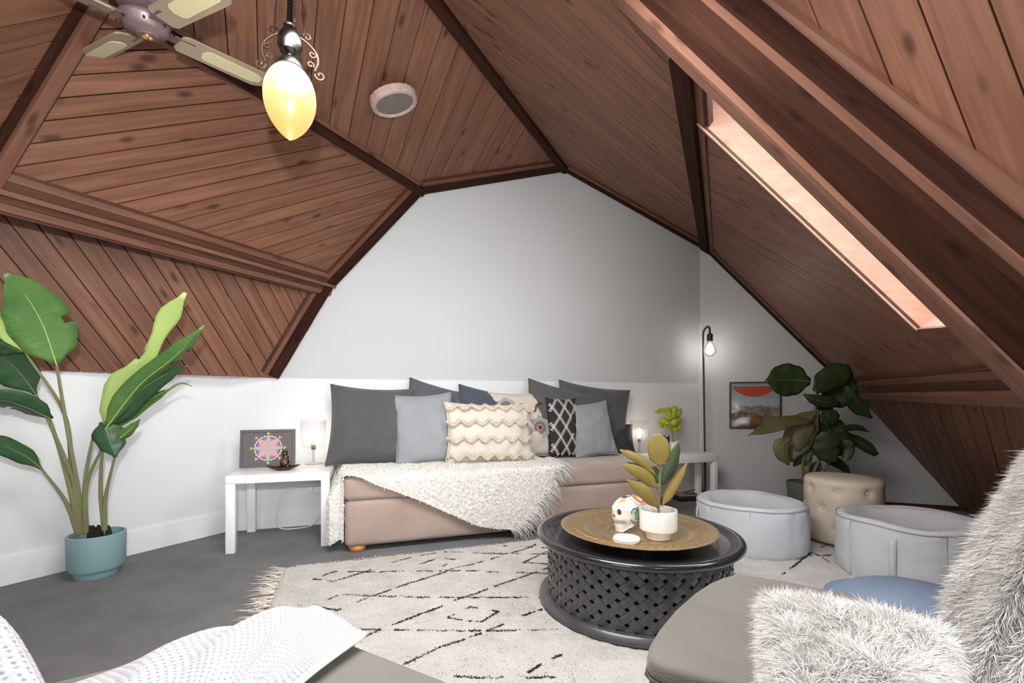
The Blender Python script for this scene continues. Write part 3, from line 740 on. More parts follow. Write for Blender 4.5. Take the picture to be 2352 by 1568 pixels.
# ---- clear table lamps
def table_lamp(label, loc, s=1.0):
    t = empty('table_lamp', loc, label, 'lamp')
    def fl_(r, z, a, j): return (r*(1+.03*math.cos(a*12)), z)
    MB().lathe([(.068*s, .12*s), (.078*s, .19*s), (.084*s, .30*s), (.082*s, .30*s), (.076*s, .19*s), (.066*s, .12*s)], 96, fn=fl_).build('lamp_shade', M_CLEAR, t)
    MB().lathe([(.055*s, 0), (.055*s, .006), (.012*s, .012), (.009*s, .05*s), (.012*s, .09*s), (.024*s, .12*s), (.022*s, .12*s), (.008*s, .09*s), (.004, .012)], 32).build('stem', M_CLEAR, t)
    MB().lathe([(.012*s, .10*s), (.014*s, .13*s), (.010*s, .135*s)], 16).build('socket', M_STEEL, t)
    MB().lathe([(.004, .135*s), (.018*s, .15*s), (.03*s, .185*s), (.024*s, .212*s), (.004, .222*s)], 20).build('bulb', M_BULB, t)
    l = bpy.data.lights.new('lamp_light', 'POINT'); l.energy = .9; l.color = (1, .86, .68); l.shadow_soft_size = .03
    lo = bpy.data.objects.new('lamp_light', l); COL.objects.link(lo); lo.location = (0, 0, .18*s); lo.parent = t
    lo.location = (0, 0, .185*s); return t
lampL = tab_at(720, .40); table_lamp('clear ribbed table lamp, lit, left of the daybed', lampL)
lampR = rtab(1468, 3.93); table_lamp('clear ribbed table lamp, lit, at the right end of the daybed', lampR, .95)
MB().tube(arc([lampL+Vector((.05, 0, .006)), lampL+Vector((.1, -.02, .005)), lampL+Vector((.16, .02, .004)), lampL+Vector((.2, .1, -.01))]), .0025, 6).build('lamp_cord', M_SEAM, None)
props(bpy.data.objects['lamp_cord'], 'thin lamp cord trailing from the left table lamp', 'cord')
# white cable and power socket under the left table
sk = wallpt(722, 1120, G1, G2)
sock = empty('power_socket', (sk.x-nB.x*.002, sk.y-nB.y*.002, sk.z), 'white wall socket under the left side table', 'socket', rz=math.atan2(dB.y, dB.x))
rbox('socket_plate', .115, .01, .07, .004, M_SKIRT, sock, 2, (0, -.005, 0)); rbox('plug', .03, .03, .03, .005, M_SKIRT, sock, 2, (-.02, -.025, 0))
pts = [wallpt(713, 1118, G1, G2)-nB*.04, wallpt(690, 1112, G1, G2)-nB*.05, wallpt(660, 1125, G1, G2)-nB*.06, wallpt(645, 1160, G1, G2)-nB*.06, wallpt(640, 1190, G1, G2)-nB*.06, F(645, 1213, .006), F(680, 1213, .006), F(715, 1206, .006), wallpt(735, 1180, G1, G2)-nB*.05]
cb = MB().tube(arc(pts), .004, 8).build('power_cable', M_WHITE); props(cb, 'white power cable looping under the left side table', 'cable')

# ---- framed mandala on the left table
fa = tab_at(550, .33); fb = tab_at(678, .36); fw_ = (fb-fa).length; fhh = .245
fr = empty('framed_print', (fa+fb)/2, 'dark framed mandala print leaning on the left side table', 'picture frame')
fr.rotation_euler = (R(-9), 0, math.atan2(fb.y-fa.y, fb.x-fa.x)); bpy.context.view_layer.update()
def frame(parent, w_, h_, b, dp, m, y0=0):
    for sx, sz, cx, cz in ((w_, b, 0, b/2), (w_, b, 0, h_-b/2), (b, h_-2*b, -w_/2+b/2, h_/2), (b, h_-2*b, w_/2-b/2, h_/2)):
        MB().box((cx, y0, cz), sx, dp, sz).build('frame_rail', m, parent, False)
frame(fr, fw_, fhh, .016, .022, M_FRAMED)
MB().box((0, .004, fhh/2), fw_-.03, .006, fhh-.03).build('print', M_PAPERD, fr, False)
MP = {k: mat('print_'+k, c, .7) for k, c in {'lilac': (150, 126, 162), 'purple': (118, 92, 140), 'pink': (206, 152, 150), 'sage': (172, 172, 140), 'ochre': (196, 160, 110), 'pale': (206, 204, 198), 'lavender': (168, 164, 182)}.items()}
def petal(mb, ang, r0, r1, wd, y, tipf=1.0, cx=0, cz=0):
    n = 8; L = []; Rr = []
    for i in range(n+1):
        t = i/n; r = r0+(r1-r0)*t; s = wd*math.sin(math.pi*min(1, t*.92+.08))**.7*(1 if t < 1 else 0)
        for sg, li in ((1, L), (-1, Rr)):
            li.append((cx+r*math.cos(ang)-sg*s*math.sin(ang), y, cz+r*math.sin(ang)+sg*s*math.cos(ang)))
    mb.add(L+Rr[::-1], [tuple(range(2*n+2))])
def disc(mb, cx, cz, r, y, n=40, sc=0, k=0):
    mb.add([(cx+r*(1+sc*math.cos(k*a))*math.cos(a), y, cz+r*(1+sc*math.cos(k*a))*math.sin(a)) for a in [2*math.pi*i/n for i in range(n)]], [tuple(range(n))])
mc = (-.0, fhh*.5); y = 0
def layer(m, fn, name='mandala_layer'):
    global y
    y -= .0005; mb = MB(); fn(mb, y); o = mb.build(name, m, fr, False); return o
layer(MP['pale'], lambda b, y: disc(b, mc[0], mc[1], .083, y, 96, .035, 24))
layer(MP['purple'], lambda b, y: disc(b, mc[0], mc[1], .077, y, 60))
def f1(b, y):
    for k in range(8): disc(b, mc[0]+.052*math.cos(k*math.pi/4+.39), mc[1]+.052*math.sin(k*math.pi/4+.39), .014, y, 16)
layer(MP['lilac'], f1)
def f2(b, y):
    for k in range(4): petal(b, k*math.pi/2+math.pi/4, .0, .085, .02, y, 1, *mc)
layer(MP['pink'], f2)
def f3(b, y):
    for k in range(4): petal(b, k*math.pi/2, .0, .093, .013, y, 1, *mc)
layer(MP['sage'], f3)
def f4(b, y):
    for k in range(4): petal(b, k*math.pi/2, .0, .06, .007, y, 1, *mc)
layer(MP['lavender'], f4)
def f5(k):
    def g(b, y):
        cx, cz = mc[0]+.098*math.cos(k*math.pi/4), mc[1]+.098*math.sin(k*math.pi/4)
        b.add([(cx+.009*(1+.3*math.cos(3*a))*math.cos(a), y, cz+.009*(1+.3*math.cos(3*a))*math.sin(a)) for a in [2*math.pi*i/24 for i in range(24)]], [tuple(range(24))])
    return g
for k in range(8): layer(MP['ochre'], f5(k), 'mandala_finial')
layer(MP['ochre'], lambda b, y: disc(b, mc[0], mc[1], .009, y, 12), 'mandala_heart')
# ---- bronze figurine on a leaf shaped dish
fg = tab_at(650, .14)
st = empty('figurine', fg, 'dark bronze seated animal figurine on a boat shaped dish', 'figurine', rz=TA)
def boat(r, z, a, j):
    k = 1+.55*abs(math.cos(a))**6; return r*k, z+.012*abs(math.cos(a))**5*(1 if r > .03 else 0)
MB().lathe([(.02, 0), (.05, .006), (.066, .022), (.062, .024), (.045, .012), (.01, .01)], 48, sx=1, sy=.6, fn=boat).build('dish', M_BRONZE, st)
def blob(name, parts, m, parent, sub=2):
    bm = bmesh.new()
    for c, r in parts:
        mt = Matrix.Translation(c) @ Matrix.Diagonal(Vector(r).to_4d()); bmesh.ops.create_icosphere(bm, subdivisions=2, radius=1, matrix=mt)
    me = bpy.data.meshes.new(name); bm.to_mesh(me); bm.free(); o = mesh_obj(name, me, m, parent, True, 180)
    rm = o.modifiers.new('r', 'REMESH'); rm.mode = 'VOXEL'; rm.voxel_size = .0035; rm.use_smooth_shade = True
    sm = o.modifiers.new('s', 'SMOOTH'); sm.iterations = 3
    return o
blob('animal_body', [((.01, 0, .045), (.03, .024, .035)), ((.016, 0, .078), (.02, .018, .026)), ((.012, -.004, .108), (.019, .017, .017)), ((.002, -.008, .125), (.006, .005, .009)), ((.024, -.004, .127), (.006, .005, .01)), ((.0, -.02, .1), (.008, .01, .007)), ((-.004, -.016, .06), (.009, .01, .025)), ((.028, -.016, .03), (.016, .014, .016)), ((.045, .0, .03), (.02, .007, .008))], M_BRONZE, st)

# ---- small plant and dark ornament on the right table
def leaf_mesh(mb, pts, widths, fold=.15, nseg=14, side=None, view=None, tears=(), wave=0):
    """leaf blade about a mid-rib path"""
    path = arc(pts, max(2, nseg//(len(pts)-1))); n = len(path)-1; b = len(mb.v); rows = []
    L = [0]
    for i in range(n): L.append(L[-1]+(path[i+1]-path[i]).length)
    tear_v = []
    for i, p in enumerate(path):
        t = L[i]/L[-1]; tg = (path[min(i+1, n)]-path[max(i-1, 0)]).normalized()
        vw = view if view is not None else (p-Vector((0, 0, EYE))).normalized()
        s = tg.cross(vw).normalized()
        if side: s = (Matrix.Rotation(side, 3, tg) @ s)
        up = s.cross(tg).normalized()
        k = t*(len(widths)-1); a = int(min(k, len(widths)-2)); fr_ = k-a; fr_ = fr_*fr_*(3-2*fr_); wd = widths[a]+(widths[a+1]-widths[a])*fr_
        wv = wave*math.sin(t*21+wd*9)
        row = []
        for q in (-1, -.62, -.3, 0, .3, .62, 1):
            row.append(p+s*q*wd+up*(abs(q)*fold*wd+ (wv*abs(q)*wd)))
        rows.append(row)
    for row in rows: mb.v += [tuple(v) for v in row]
    for i in range(n):
        for q in range(6):
            if (i, q) in tears: continue
            a = b+i*7+q; mb.f.append((a, a+1, a+8, a+7))
    return path
def leaf(parent, name, pts, widths, m, rib=None, ribr=.003, **k):
    mb = MB(); path = leaf_mesh(mb, pts, widths, **k); o = mb.build(name, m, parent, True, 180)
    sd = o.modifiers.new('s', 'SOLIDIFY'); sd.thickness = .0012
    if rib:
        MB().tube(path, [ribr*(1-.8*i/len(path)) for i in range(len(path))], 6).build('midrib', rib, o)
    return o
def PX(l, d): return [P(x, y, d if len(q) == 2 else q[2]) for q in l for (x, y) in [q[:2]]]
pb = rtab(1548, 4.0)
sp = empty('potted_plant', pb, 'small yellow-green leafy plant in a white pot on the right table', 'plant')
def sub(parent, fn):
    pass
MB().lathe([(.03, 0), (.038, .004), (.046, .09), (.042, .09), (.038, .075), (.005, .072)], 28).build('pot', M_CERW, sp)
def loc_pts(l, d, o_): return [p-o_ for p in PX(l, d)]
def vleaf(parent, org, name, pts2, w_, d, m, **k):
    pts = loc_pts(pts2, d, org); vd = (org-Vector((0, 0, EYE))).normalized(); return leaf(parent, name, pts, w_, m, view=vd, **k)
sx = 1540
for (l, w_, dd) in (([(1540, 950), (1525, 942), (1502, 948)], .022, 0), ([(1542, 955), (1548, 940), (1556, 932)], .034, .02), ([(1540, 950), (1534, 940), (1530, 936)], .03, -.02), ([(1542, 955), (1556, 948), (1566, 938)], .04, .02),
                    ([(1540, 972), (1528, 966), (1522, 956)], .03, -.02), ([(1542, 975), (1550, 966), (1558, 962)], .042, -.03), ([(1544, 968), (1556, 966), (1566, 960)], .034, .01), ([(1540, 985), (1522, 974), (1511, 983)], .028, 0), ([(1544, 990), (1552, 984), (1565, 978)], .03, 0),
                    ([(1540, 965), (1536, 955), (1538, 944)], .03, -.04), ([(1540, 960), (1546, 952), (1548, 944)], .03, -.04)):
    vleaf(sp, pb, 'leaf', l, [.003, w_*.8, w_, w_*.7, .001], 4.0+dd, M_YG, fold=.35)
MB().tube([(0, 0, .07)]+[p for p in loc_pts([(1542, 985), (1541, 950)], 4.0, pb)], .006, 6).build('stem', M_GOLDL, sp)
ob_ = rtab(1531, 3.93)
orn = empty('ornament', ob_, 'small dark eared ornament on the right table behind the golden leaf', 'ornament')
zt = P(1531, 1000, 3.93).z-trz
blob('animal_body', [((0, 0, zt*.35), (.03, .026, zt*.35)), ((0, -.005, zt*.74), (.026, .022, .03)), ((-.022, 0, zt*.92), (.007, .006, .02)), ((.022, 0, zt*.92), (.007, .006, .02))], M_BLKM, orn)

# ---- floor lamp with bare bulb, and its box
bx = F(1590, 1149)
box = empty('wooden_box', (1.60, 4.10, 0), 'low brown wooden box on the floor under the black floor lamp', 'box', rz=RA-.1)
rbox('lid', .30, .16, .014, .003, mat('brown_wood_lid', (150, 122, 100), .5, var=.1), box, 2, (0, 0, .052)); rbox('case', .29, .15, .045, .003, M_BLKM, box, 2, (0, 0, .0225))
lp = Vector((1.745, 4.13, 0)); lp.x = (1620-CX)/CF*4.13
fla = empty('floor_lamp', (lp.x, lp.y, .06), 'thin black floor lamp with hooked top and bare lit bulb', 'lamp')
tz = P(1615, 748, 4.13); xo = tz.x-lp.x
MB().lathe([(.02, 0), (.02, .01), (.006, .014)], 16).build('base', M_BLKM, fla)
hk = arc([Vector((xo, 0, tz.z-.10)), Vector((xo+.005, 0, tz.z-.05)), Vector((xo+.03, -.01, tz.z-.012)), Vector((xo+.05, -.015, tz.z-.02)), Vector((xo+.055, -.015, tz.z-.08))], 8)
MB().tube([Vector((0, 0, .06)), Vector((xo*.5, 0, (tz.z)*.5)), hk[0]]+hk[1:], .009, 8).build('pole', M_BLKM, fla, loc=(0, 0, -.06))
bt = Vector((xo+.055, -.015, tz.z-.14))
MB().lathe([(.012, .07), (.025, .06), (.025, 0), (.02, 0)], 20, bt).build('lamp_holder', M_BLKM, fla, loc=(0, 0, -.06))
MB().lathe([(.02, .0), (.026, -.02), (.05, -.055), (.058, -.085), (.05, -.115), (.025, -.138), (.003, -.142)], 28, bt).build('bulb_glass', M_GLASS, fla, loc=(0, 0, -.06))
MB().lathe([(.004, -.03), (.018, -.05), (.02, -.09), (.015, -.115), (.003, -.12)], 14, bt).build('filament', M_FIL, fla, loc=(0, 0, -.06))
l = bpy.data.lights.new('lamp_light', 'POINT'); l.energy = 1.6; l.color = (1, .93, .84); l.shadow_soft_size = .05
lo = bpy.data.objects.new('lamp_light', l); COL.objects.link(lo); lo.parent = fla; lo.location = bt+Vector((0, 0, -.14))
cb = MB().tube(arc([Vector((lp.x, lp.y, .075)), Vector((lp.x-.1, lp.y-.03, .09)), Vector((lp.x-.2, lp.y-.06, .075)), Vector((lp.x-.22, lp.y-.1, .068)), Vector((lp.x-.12, lp.y-.1, .066))]), .004, 6).build('lamp_cord', M_BLKM)
props(cb, 'black cord coiled on the box under the floor lamp', 'cord')

# ---- picture on the right wall
pa = wallpt(1675, 877, G2, G3); pc = wallpt(1794, 877, G2, G3); pd_ = wallpt(1675, 983, G2, G3)
pw = math.hypot(pc.x-pa.x, pc.y-pa.y); ph = pa.z-pd_.z
pic = empty('framed_picture', ((pa.x+pc.x)/2-nR.x*.012, (pa.y+pc.y)/2-nR.y*.012, pd_.z), 'framed landscape painting with a red canopy on the right wall', 'picture')
pic.rotation_euler = (0, 0, math.atan2(dR.y, dR.x))
frame(pic, pw, ph, .014, .022, mat('brown_picture_frame', (72, 52, 48), .5))
pm = bpy.data.materials.new('landscape_print'); pm.use_nodes = True; N = pm.node_tree.nodes; Lk = pm.node_tree.links
tc = N.new('ShaderNodeTexCoord'); sp_ = N.new('ShaderNodeSeparateXYZ'); Lk.new(tc.outputs['Generated'], sp_.inputs[0])
no = N.new('ShaderNodeTexNoise'); no.inputs['Scale'].default_value = 5; no.inputs['Detail'].default_value = 6; Lk.new(tc.outputs['Generated'], no.inputs['Vector'])
ad = N.new('ShaderNodeMath'); ad.operation = 'MULTIPLY_ADD'; ad.inputs[1].default_value = .55; Lk.new(no.outputs[0], ad.inputs[0]); Lk.new(sp_.outputs['Z'], ad.inputs[2])
cr = N.new('ShaderNodeValToRGB'); els = cr.color_ramp.elements
els[0].position = .2; els[0].color = srgb((92, 70, 58)); els[1].position = 1.0; els[1].color = srgb((170, 190, 200))
for p_, c_ in ((.36, (128, 96, 74)), (.5, (104, 106, 84)), (.6, (186, 164, 140)), (.72, (126, 132, 120)), (.82, (206, 206, 204))): e_ = els.new(p_); e_.color = srgb(c_)
Lk.new(ad.outputs[0], cr.inputs[0]); Lk.new(cr.outputs[0], N['Principled BSDF'].inputs['Base Color']); N['Principled BSDF'].inputs['Roughness'].default_value = .25
MB().box((0, .002, ph/2), pw-.024, .006, ph-.024).build('print', pm, pic, False)
mb = MB(); n = 30; mb.add([(-pw*.44+pw*.84*i/n, -.002, ph*.9) for i in range(n+1)]+[(-pw*.44+pw*.84*(n-i)/n, -.002, ph*.9-ph*.22*math.sin(math.pi*(n-i)/n)**.6) for i in range(n+1)], [tuple(range(2*n+2))])
mb.build('painted_canopy', mat('painted_red', (206, 84, 44), .4), pic, False)
for (cx, wd_, hh, c) in ((-.12, .07, .17, (134, 118, 96)), (.1, .09, .15, (140, 122, 98)), (.0, .1, .1, (146, 104, 76))):
    mb = MB(); n = 16
    mb.add([(cx-wd_/2+wd_*i/n+.006*nz((i, cx*50, 0)), -.0025, .05+hh*(math.sin(math.pi*i/n)**.8)+.01*nz((i*1.7, cx*20, 3))) for i in range(n+1)], [tuple(range(n+1))])
    mb.build('painted_hill', mat('painted_hill_tone', c, .4, var=.3, vscale=40), pic, False)
MB().box((0, -.006, ph/2), pw-.026, .001, ph-.026).build('glass', M_GLASS, pic, False)

# ============================================================ PLANTS IN POTS
# ---- bird of paradise, left
po = Vector((-2.13, 2.335, 0))
bp = empty('potted_plant', po, 'tall bird of paradise plant in a pale teal pot by the left wall', 'plant')
pot = MB().lathe([(.085, 0), (.088, .004), (.090, .035), (.108, .042), (.115, .06), (.118, .215), (.112, .218), (.108, .215), (.104, .17), (.01, .168)], 56).build('pot', M_TEAL, bp, True, 35)
MB().lathe([(.103, .172), (.06, .178), (.005, .18)], 24).build('soil', M_SOIL, bp)
for (x, y, s) in ((-.02, 0, 1), (.0, .01, 1.1), (.02, -.01, .9), (.06, .0, .8), (-.035, .0, .7)):
    MB().lathe([(.014*s, .17), (.02*s, .2), (.012*s, .24), (.003, .255)], 10, (x, y, 0)).build('sheath', M_SOIL, bp)
def PL(l, d=2.3): return [P(x, y, d-.0013*max(0, 190-x)-.00042*(1222-y)+(q[2] if len(q) > 2 else 0))-po for q in l for (x, y) in [q[:2]]]
vd = (po+Vector((0, 0, .9))-Vector((0, 0, EYE))).normalized()
BP = [  # midrib px path, half widths, material, tilt, fold, stalk path
    ([(130, 838), (100, 750), (60, 680), (12, 628)], [.012, .125, .155, .14, .09, .012], M_LEAF1, .15, .06, [(190, 1225), (182, 1140), (150, 960), (130, 838)], {(5, 0), (7, 6)}),
    ([(57, 808), (10, 745), (-40, 690)], [.008, .05, .05, .01], M_LIME, .6, .3, [(185, 1222), (165, 1080), (148, 950), (57, 808)], ()),
    ([(50, 808), (10, 790), (-30, 770)], [.01, .08, .09, .02], M_LEAF2, -.3, .2, None, ()),
    ([(82, 905), (40, 850), (-30, 790)], [.01, .10, .11, .03], M_LEAF2, .3, .25, [(180, 1225), (160, 1120), (120, 980), (82, 905)], ()),
    ([(118, 962), (60, 935), (0, 918), (-70, 915)], [.015, .07, .08, .06, .02], M_LEAF2, -.7, .35, [(186, 1222), (172, 1120), (140, 1030), (108, 962)], {(6, 6), (6, 5), (3, 6)}),
    ([(95, 1076), (55, 1045), (-40, 1000)], [.008, .05, .055, .02], M_LEAF2, .3, .3, [(178, 1222), (150, 1150), (95, 1076)], ()),
    ([(95, 1076), (75, 1055), (58, 1020)], [.005, .03, .025, .004], M_LIME, .2, .2, None, ()),
    ([(250, 1000), (285, 900), (345, 810), (382, 735), (426, 672)], [.01, .075, .095, .04, .03, .05, .008], M_LIME, .05, .15, [(197, 1222), (200, 1110), (250, 1000)], {(7, 6), (7, 5)}),
    ([(238, 990), (320, 885), (400, 820), (470, 748)], [.008, .055, .05, .045, .006], M_LEAF1, .4, .5, [(240, 1216), (231, 1120), (238, 990)], {(8, 0), (10, 0)}),
    ([(238, 985), (300, 915), (370, 865), (432, 838)], [.008, .06, .055, .04, .004], M_LEAF2, -.5, .5, None, {(5, 6)}),
    ([(245, 970), (320, 900), (385, 860)], [.008, .05, .045, .01], M_LIME, -.9, .3, None, ()),
    ([(216, 990), (300, 940), (380, 898), (415, 880), (442, 887)], [.01, .05, .05, .03, .006, .002], M_LEAF1, -.6, .4, [(194, 1222), (196, 1100), (216, 990)], {(8, 6), (8, 5)}),
    ([(238, 968), (252, 1010), (265, 1050)], [.02, .075, .06, .008], M_LEAF2, .2, .35, [(240, 1216), (243, 1140), (264, 1048)], {(5, 6), (6, 6), (8, 6), (8, 5)}),
    ([(270, 1010), (300, 985), (322, 962)], [.02, .03, .02, .003], M_LEAF1, .3, .2, None, ()),
]
for i, (l, w_, m, tilt, fold, stalk, tears) in enumerate(BP):
    dz = (i % 4-1.5)*.03
    lf = leaf(bp, 'leaf', PL([(x, y, dz) for x, y in l]), [q*(.72 if l[0][0] < 200 else .86) for q in w_], m, rib=M_STALK if m is M_LEAF2 else M_LIME, ribr=.003, view=vd, side=tilt, fold=fold, tears=tears, wave=.05, nseg=16)
    if stalk:
        pts = arc(PL([(stalk[0][0], stalk[0][1], 0)]+[(x, y, dz*k/2) for k, (x, y) in enumerate(stalk[1:])]), 8); n = len(pts)
        MB().tube(pts, [.012-.0075*k/n for k in range(n)], 8).build('stalk', M_STALK, bp)

# ---- dark leafy plant on the right
po2 = Vector((2.16, 3.36, 0))
dp = empty('potted_plant', po2, 'dark green broad-leaved plant in a grey pot in front of the right wall', 'plant')
MB().lathe([(.08, 0), (.085, .01), (.12, .29), (.112, .295), (.105, .25), (.01, .245)], 36).build('pot', mat('dark_grey_pot', (92, 96, 90), .6), dp)
MB().lathe([(.104, .252), (.005, .262)], 20).build('soil', M_SOIL, dp)
vd2 = (po2+Vector((0, 0, .8))-Vector((0, 0, EYE))).normalized()
def PR(l, d=3.3): return [P(x, y, d+(q[2] if len(q) > 2 else 0))-po2 for q in l for (x, y) in [q[:2]]]
DPL = [([(1862, 876), (1810, 872), (1757, 874)], [.03, .13, .15, .12, .005], M_DLEAF, 0),
       ([(1872, 900), (1905, 870), (1957, 850)], [.03, .10, .12, .06], M_DLEAF, .2), ([(1890, 925), (1925, 905), (1962, 870)], [.05, .12, .12, .03], M_DLEAF, -.2),
       ([(1845, 905), (1880, 920), (1930, 930)], [.01, .05, .06, .02], M_DLEAF, .3), ([(1942, 885), (1962, 925), (2002, 960)], [.02, .06, .065, .01], M_DLEAF, .2),
       ([(1868, 968), (1815, 965), (1770, 980), (1718, 1000)], [.01, .05, .07, .05, .004], M_OLEAF, .5), ([(1880, 940), (1840, 985), (1815, 1060)], [.02, .12, .12, .02], M_OLEAF, .2),
       ([(1872, 935), (1890, 938), (1914, 936)], [.01, .02, .02, .01], M_DLEAF, .1), ([(1885, 965), (1905, 960), (1926, 965)], [.02, .08, .08, .05], M_DLEAF, .0),
       ([(1885, 950), (1910, 1000), (1935, 1045)], [.03, .13, .13, .03], M_DLEAF, .1), ([(1895, 990), (1900, 1030), (1920, 1062)], [.03, .13, .10, .02], M_DLEAF, -.2),
       ([(1930, 990), (1950, 982), (1972, 982), (1998, 992)], [.01, .03, .025, .002], M_DLEAF, .1), ([(1945, 1000), (1985, 1022), (2014, 1045)], [.03, .05, .05, .025], M_DLEAF, .1),
       ([(1945, 1010), (1948, 1035), (1938, 1064)], [.04, .05, .04, .004], M_DLEAF, .1), ([(1895, 1055), (1925, 1065), (1955, 1090)], [.02, .05, .04, .005], M_DLEAF, .4),
       ([(1815, 1005), (1795, 1030), (1812, 1068)], [.02, .07, .06, .01], M_OLEAF, -.3), ([(1865, 1010), (1850, 1045), (1850, 1070)], [.03, .07, .05, .01], M_DLEAF, .2),
       ([(1845, 1040), (1830, 1062), (1822, 1070)], [.02, .04, .03, .01], M_DLEAF, .2), ([(1870, 950), (1850, 975), (1832, 1035)], [.02, .09, .08, .02], M_OLEAF, -.2),
       ([(1880, 1060), (1870, 1080), (1860, 1100)], [.02, .05, .05, .01], M_DLEAF, .2)]
for i, (l, w_, m, tilt) in enumerate(DPL):
    dz = ((i*7) % 5-2)*.035
    leaf(dp, 'leaf', PR([(x, y, dz) for x, y in l]), [q*.8 for q in w_], m, rib=M_STALK if i % 3 == 0 else None, view=vd2, side=tilt, fold=.15, wave=.08, nseg=12, ribr=.003)
for l in ([(1850, 1112), (1862, 1050), (1872, 960), (1874, 905)], [(1856, 1112), (1880, 1060), (1900, 1000)], [(1848, 1112), (1845, 1060), (1858, 1000)], [(1862, 1110), (1900, 1070), (1940, 1010)]):
    pts = arc(PR(l), 6); pts[0] = Vector((pts[0].x*.6, 0, .25)); MB().tube(pts, [.013-.007*k/len(pts) for k in range(len(pts))], 8).build('stalk', M_OLEAF, dp)

# ============================================================ POUFS, OTTOMAN, BLUE CUSHION
def pouf(label, c, r, h, seams, handles, seed):
    e = empty('pouf', c, label, 'pouf')
    n = 96
    def fn(rr, z, a, j):
        k = 1+.010*nz((math.cos(a)*2, math.sin(a)*2, z*6+seed))+.012*nz((math.cos(a)*6, math.sin(a)*6, z*22+seed))+.008*nz((math.cos(a)*11, math.sin(a)*11, z*45+seed))
        d = -.0
        for s_ in seams:
            da = (a-s_+math.pi) % (2*math.pi)-math.pi; d -= .007*math.exp(-(da/.035)**2)
        zz = z
        if z > h*.9: zz = z+.012*nz((math.cos(a)*1.5+seed, math.sin(a)*1.5, 0))*(z-h*.6)/(h*.4)
        if rr < r*.82 and z > h*.4: zz = z+.02*nz((rr*math.cos(a)*7+seed, rr*math.sin(a)*7, 2))
        return rr*k+(d if z > .02 and rr > r*.9 else 0), zz
    prof = [(r*.6, 0), (r*.95, .0), (r*1.0, .025), (r*1.015, h*.25), (r*1.01, h*.5), (r*1.01, h*.75), (r*1.0, h*.9), (r*.99, h*.96), (r*.96, h*1.0), (r*.90, h*1.03), (r*.80, h*.98), (r*.66, h*.86), (r*.45, h*.76), (r*.2, h*.72), (.01, h*.71)]
    pr = []
    for (a, b) in zip(prof, prof[1:]):
        for k in range(3): pr.append((a[0]+(b[0]-a[0])*k/3, a[1]+(b[1]-a[1])*k/3))
    pr.append(prof[-1])
    MB().lathe(pr, n, fn=fn).build('cover', M_POUF, e, True, 180)
    rim = []
    for k in range(97):
        a = 2*math.pi*k/96; rr, zz = fn(r*.99, h*.975, a, 0); rim.append((rr*1.006*math.cos(a), rr*1.006*math.sin(a), zz))
    MB().tube(rim, .0035, 5, False).build('top_piping', M_SEAM, e)
    for s_ in seams:
        pts = []
        for k in range(12):
            z = h*(.03+.92*k/11); rr, zz = fn(r*1.012, z, s_, 0); pts.append((rr*math.cos(s_), rr*math.sin(s_), zz))
        MB().tube(pts, .0022, 5).build('seam', M_SEAM, e)
    for s_ in handles:
        t = Vector((-math.sin(s_), math.cos(s_), 0)); o_ = Vector((math.cos(s_), math.sin(s_), 0)); w_ = .014
        prf = [(r*1.0, h*.82), (r*1.022, h*.8), (r*1.032, h*.7), (r*1.026, h*.5), (r*1.022, h*.3), (r*1.0, h*.22)]
        mb = MB()
        vs = [o_*a+t*w_*sg+Vector((0, 0, b)) for a, b in prf for sg in (-1, 1)]
        mb.add(vs, [(2*i, 2*i+1, 2*i+3, 2*i+2) for i in range(len(prf)-1)])
        hd = mb.build('handle', M_POUF, e); m_ = hd.modifiers.new('s', 'SOLIDIFY'); m_.thickness = .005
    return e
def cam_ang(c, off): return math.atan2(-c[1], -c[0])+R(off)
c1 = (1.46, 2.79, 0.002)
pouf('pale grey canvas pouf directly behind the round black table', c1, .305, .285, [cam_ang(c1, o) for o in (-42, 0, 45, 90, 140, 200, 250)], [cam_ang(c1, -68)], 3)
c2 = (2.02, 2.30, 0.002)
pouf('pale grey canvas pouf nearer the camera, right of the tufted ottoman', c2, .315, .30, [cam_ang(c2, o) for o in (-48, 22, 80, 140, 200, 250)], [cam_ang(c2, -12)], 11)
# tufted ottoman
oc = Vector((2.13, 2.93, .004)); OR_, OH = .215, .40
ot = empty('tufted_ottoman', oc, 'cream cylindrical button tufted ottoman behind the poufs', 'ottoman')
btn = []
base_a = cam_ang(oc, 0)
for row, z in enumerate((.33, .22, .1)):
    for k in range(8):
        btn.append((base_a+R(45*k+(22.5 if row % 2 else 0)-8), z))
def ofn(r, z, a, j):
    d = 0
    for ba, bz in btn:
        da = (a-ba+math.pi) % (2*math.pi)-math.pi; q = ((da*OR_)**2+(z-bz)**2); d += .014*math.exp(-q/.0004)+.006*math.exp(-q/.0018)
    return r-(d if r > OR_*.9 else 0), z
prof = [(.05, 0), (OR_*.95, 0)]+[(OR_, .01+(OH-.04)*k/40) for k in range(41)]+[(OR_*.97, OH-.012), (OR_*.9, OH), (OR_*.5, OH+.008), (.01, OH+.01)]
MB().lathe(prof, 128, fn=ofn).build('cover', M_TUFT, ot, True, 180)
for ba, bz in btn:
    b_ = MB(); rr = OR_-.016
    b_.lathe([(.009, 0), (.008, .004), (.002, .006)], 10); o = b_.build('button', M_TUFT, ot)
    o.matrix_basis = Matrix.Translation((rr*math.cos(ba), rr*math.sin(ba), bz)) @ Matrix.Rotation(ba, 4, 'Z') @ Matrix.Rotation(R(90), 4, 'Y')
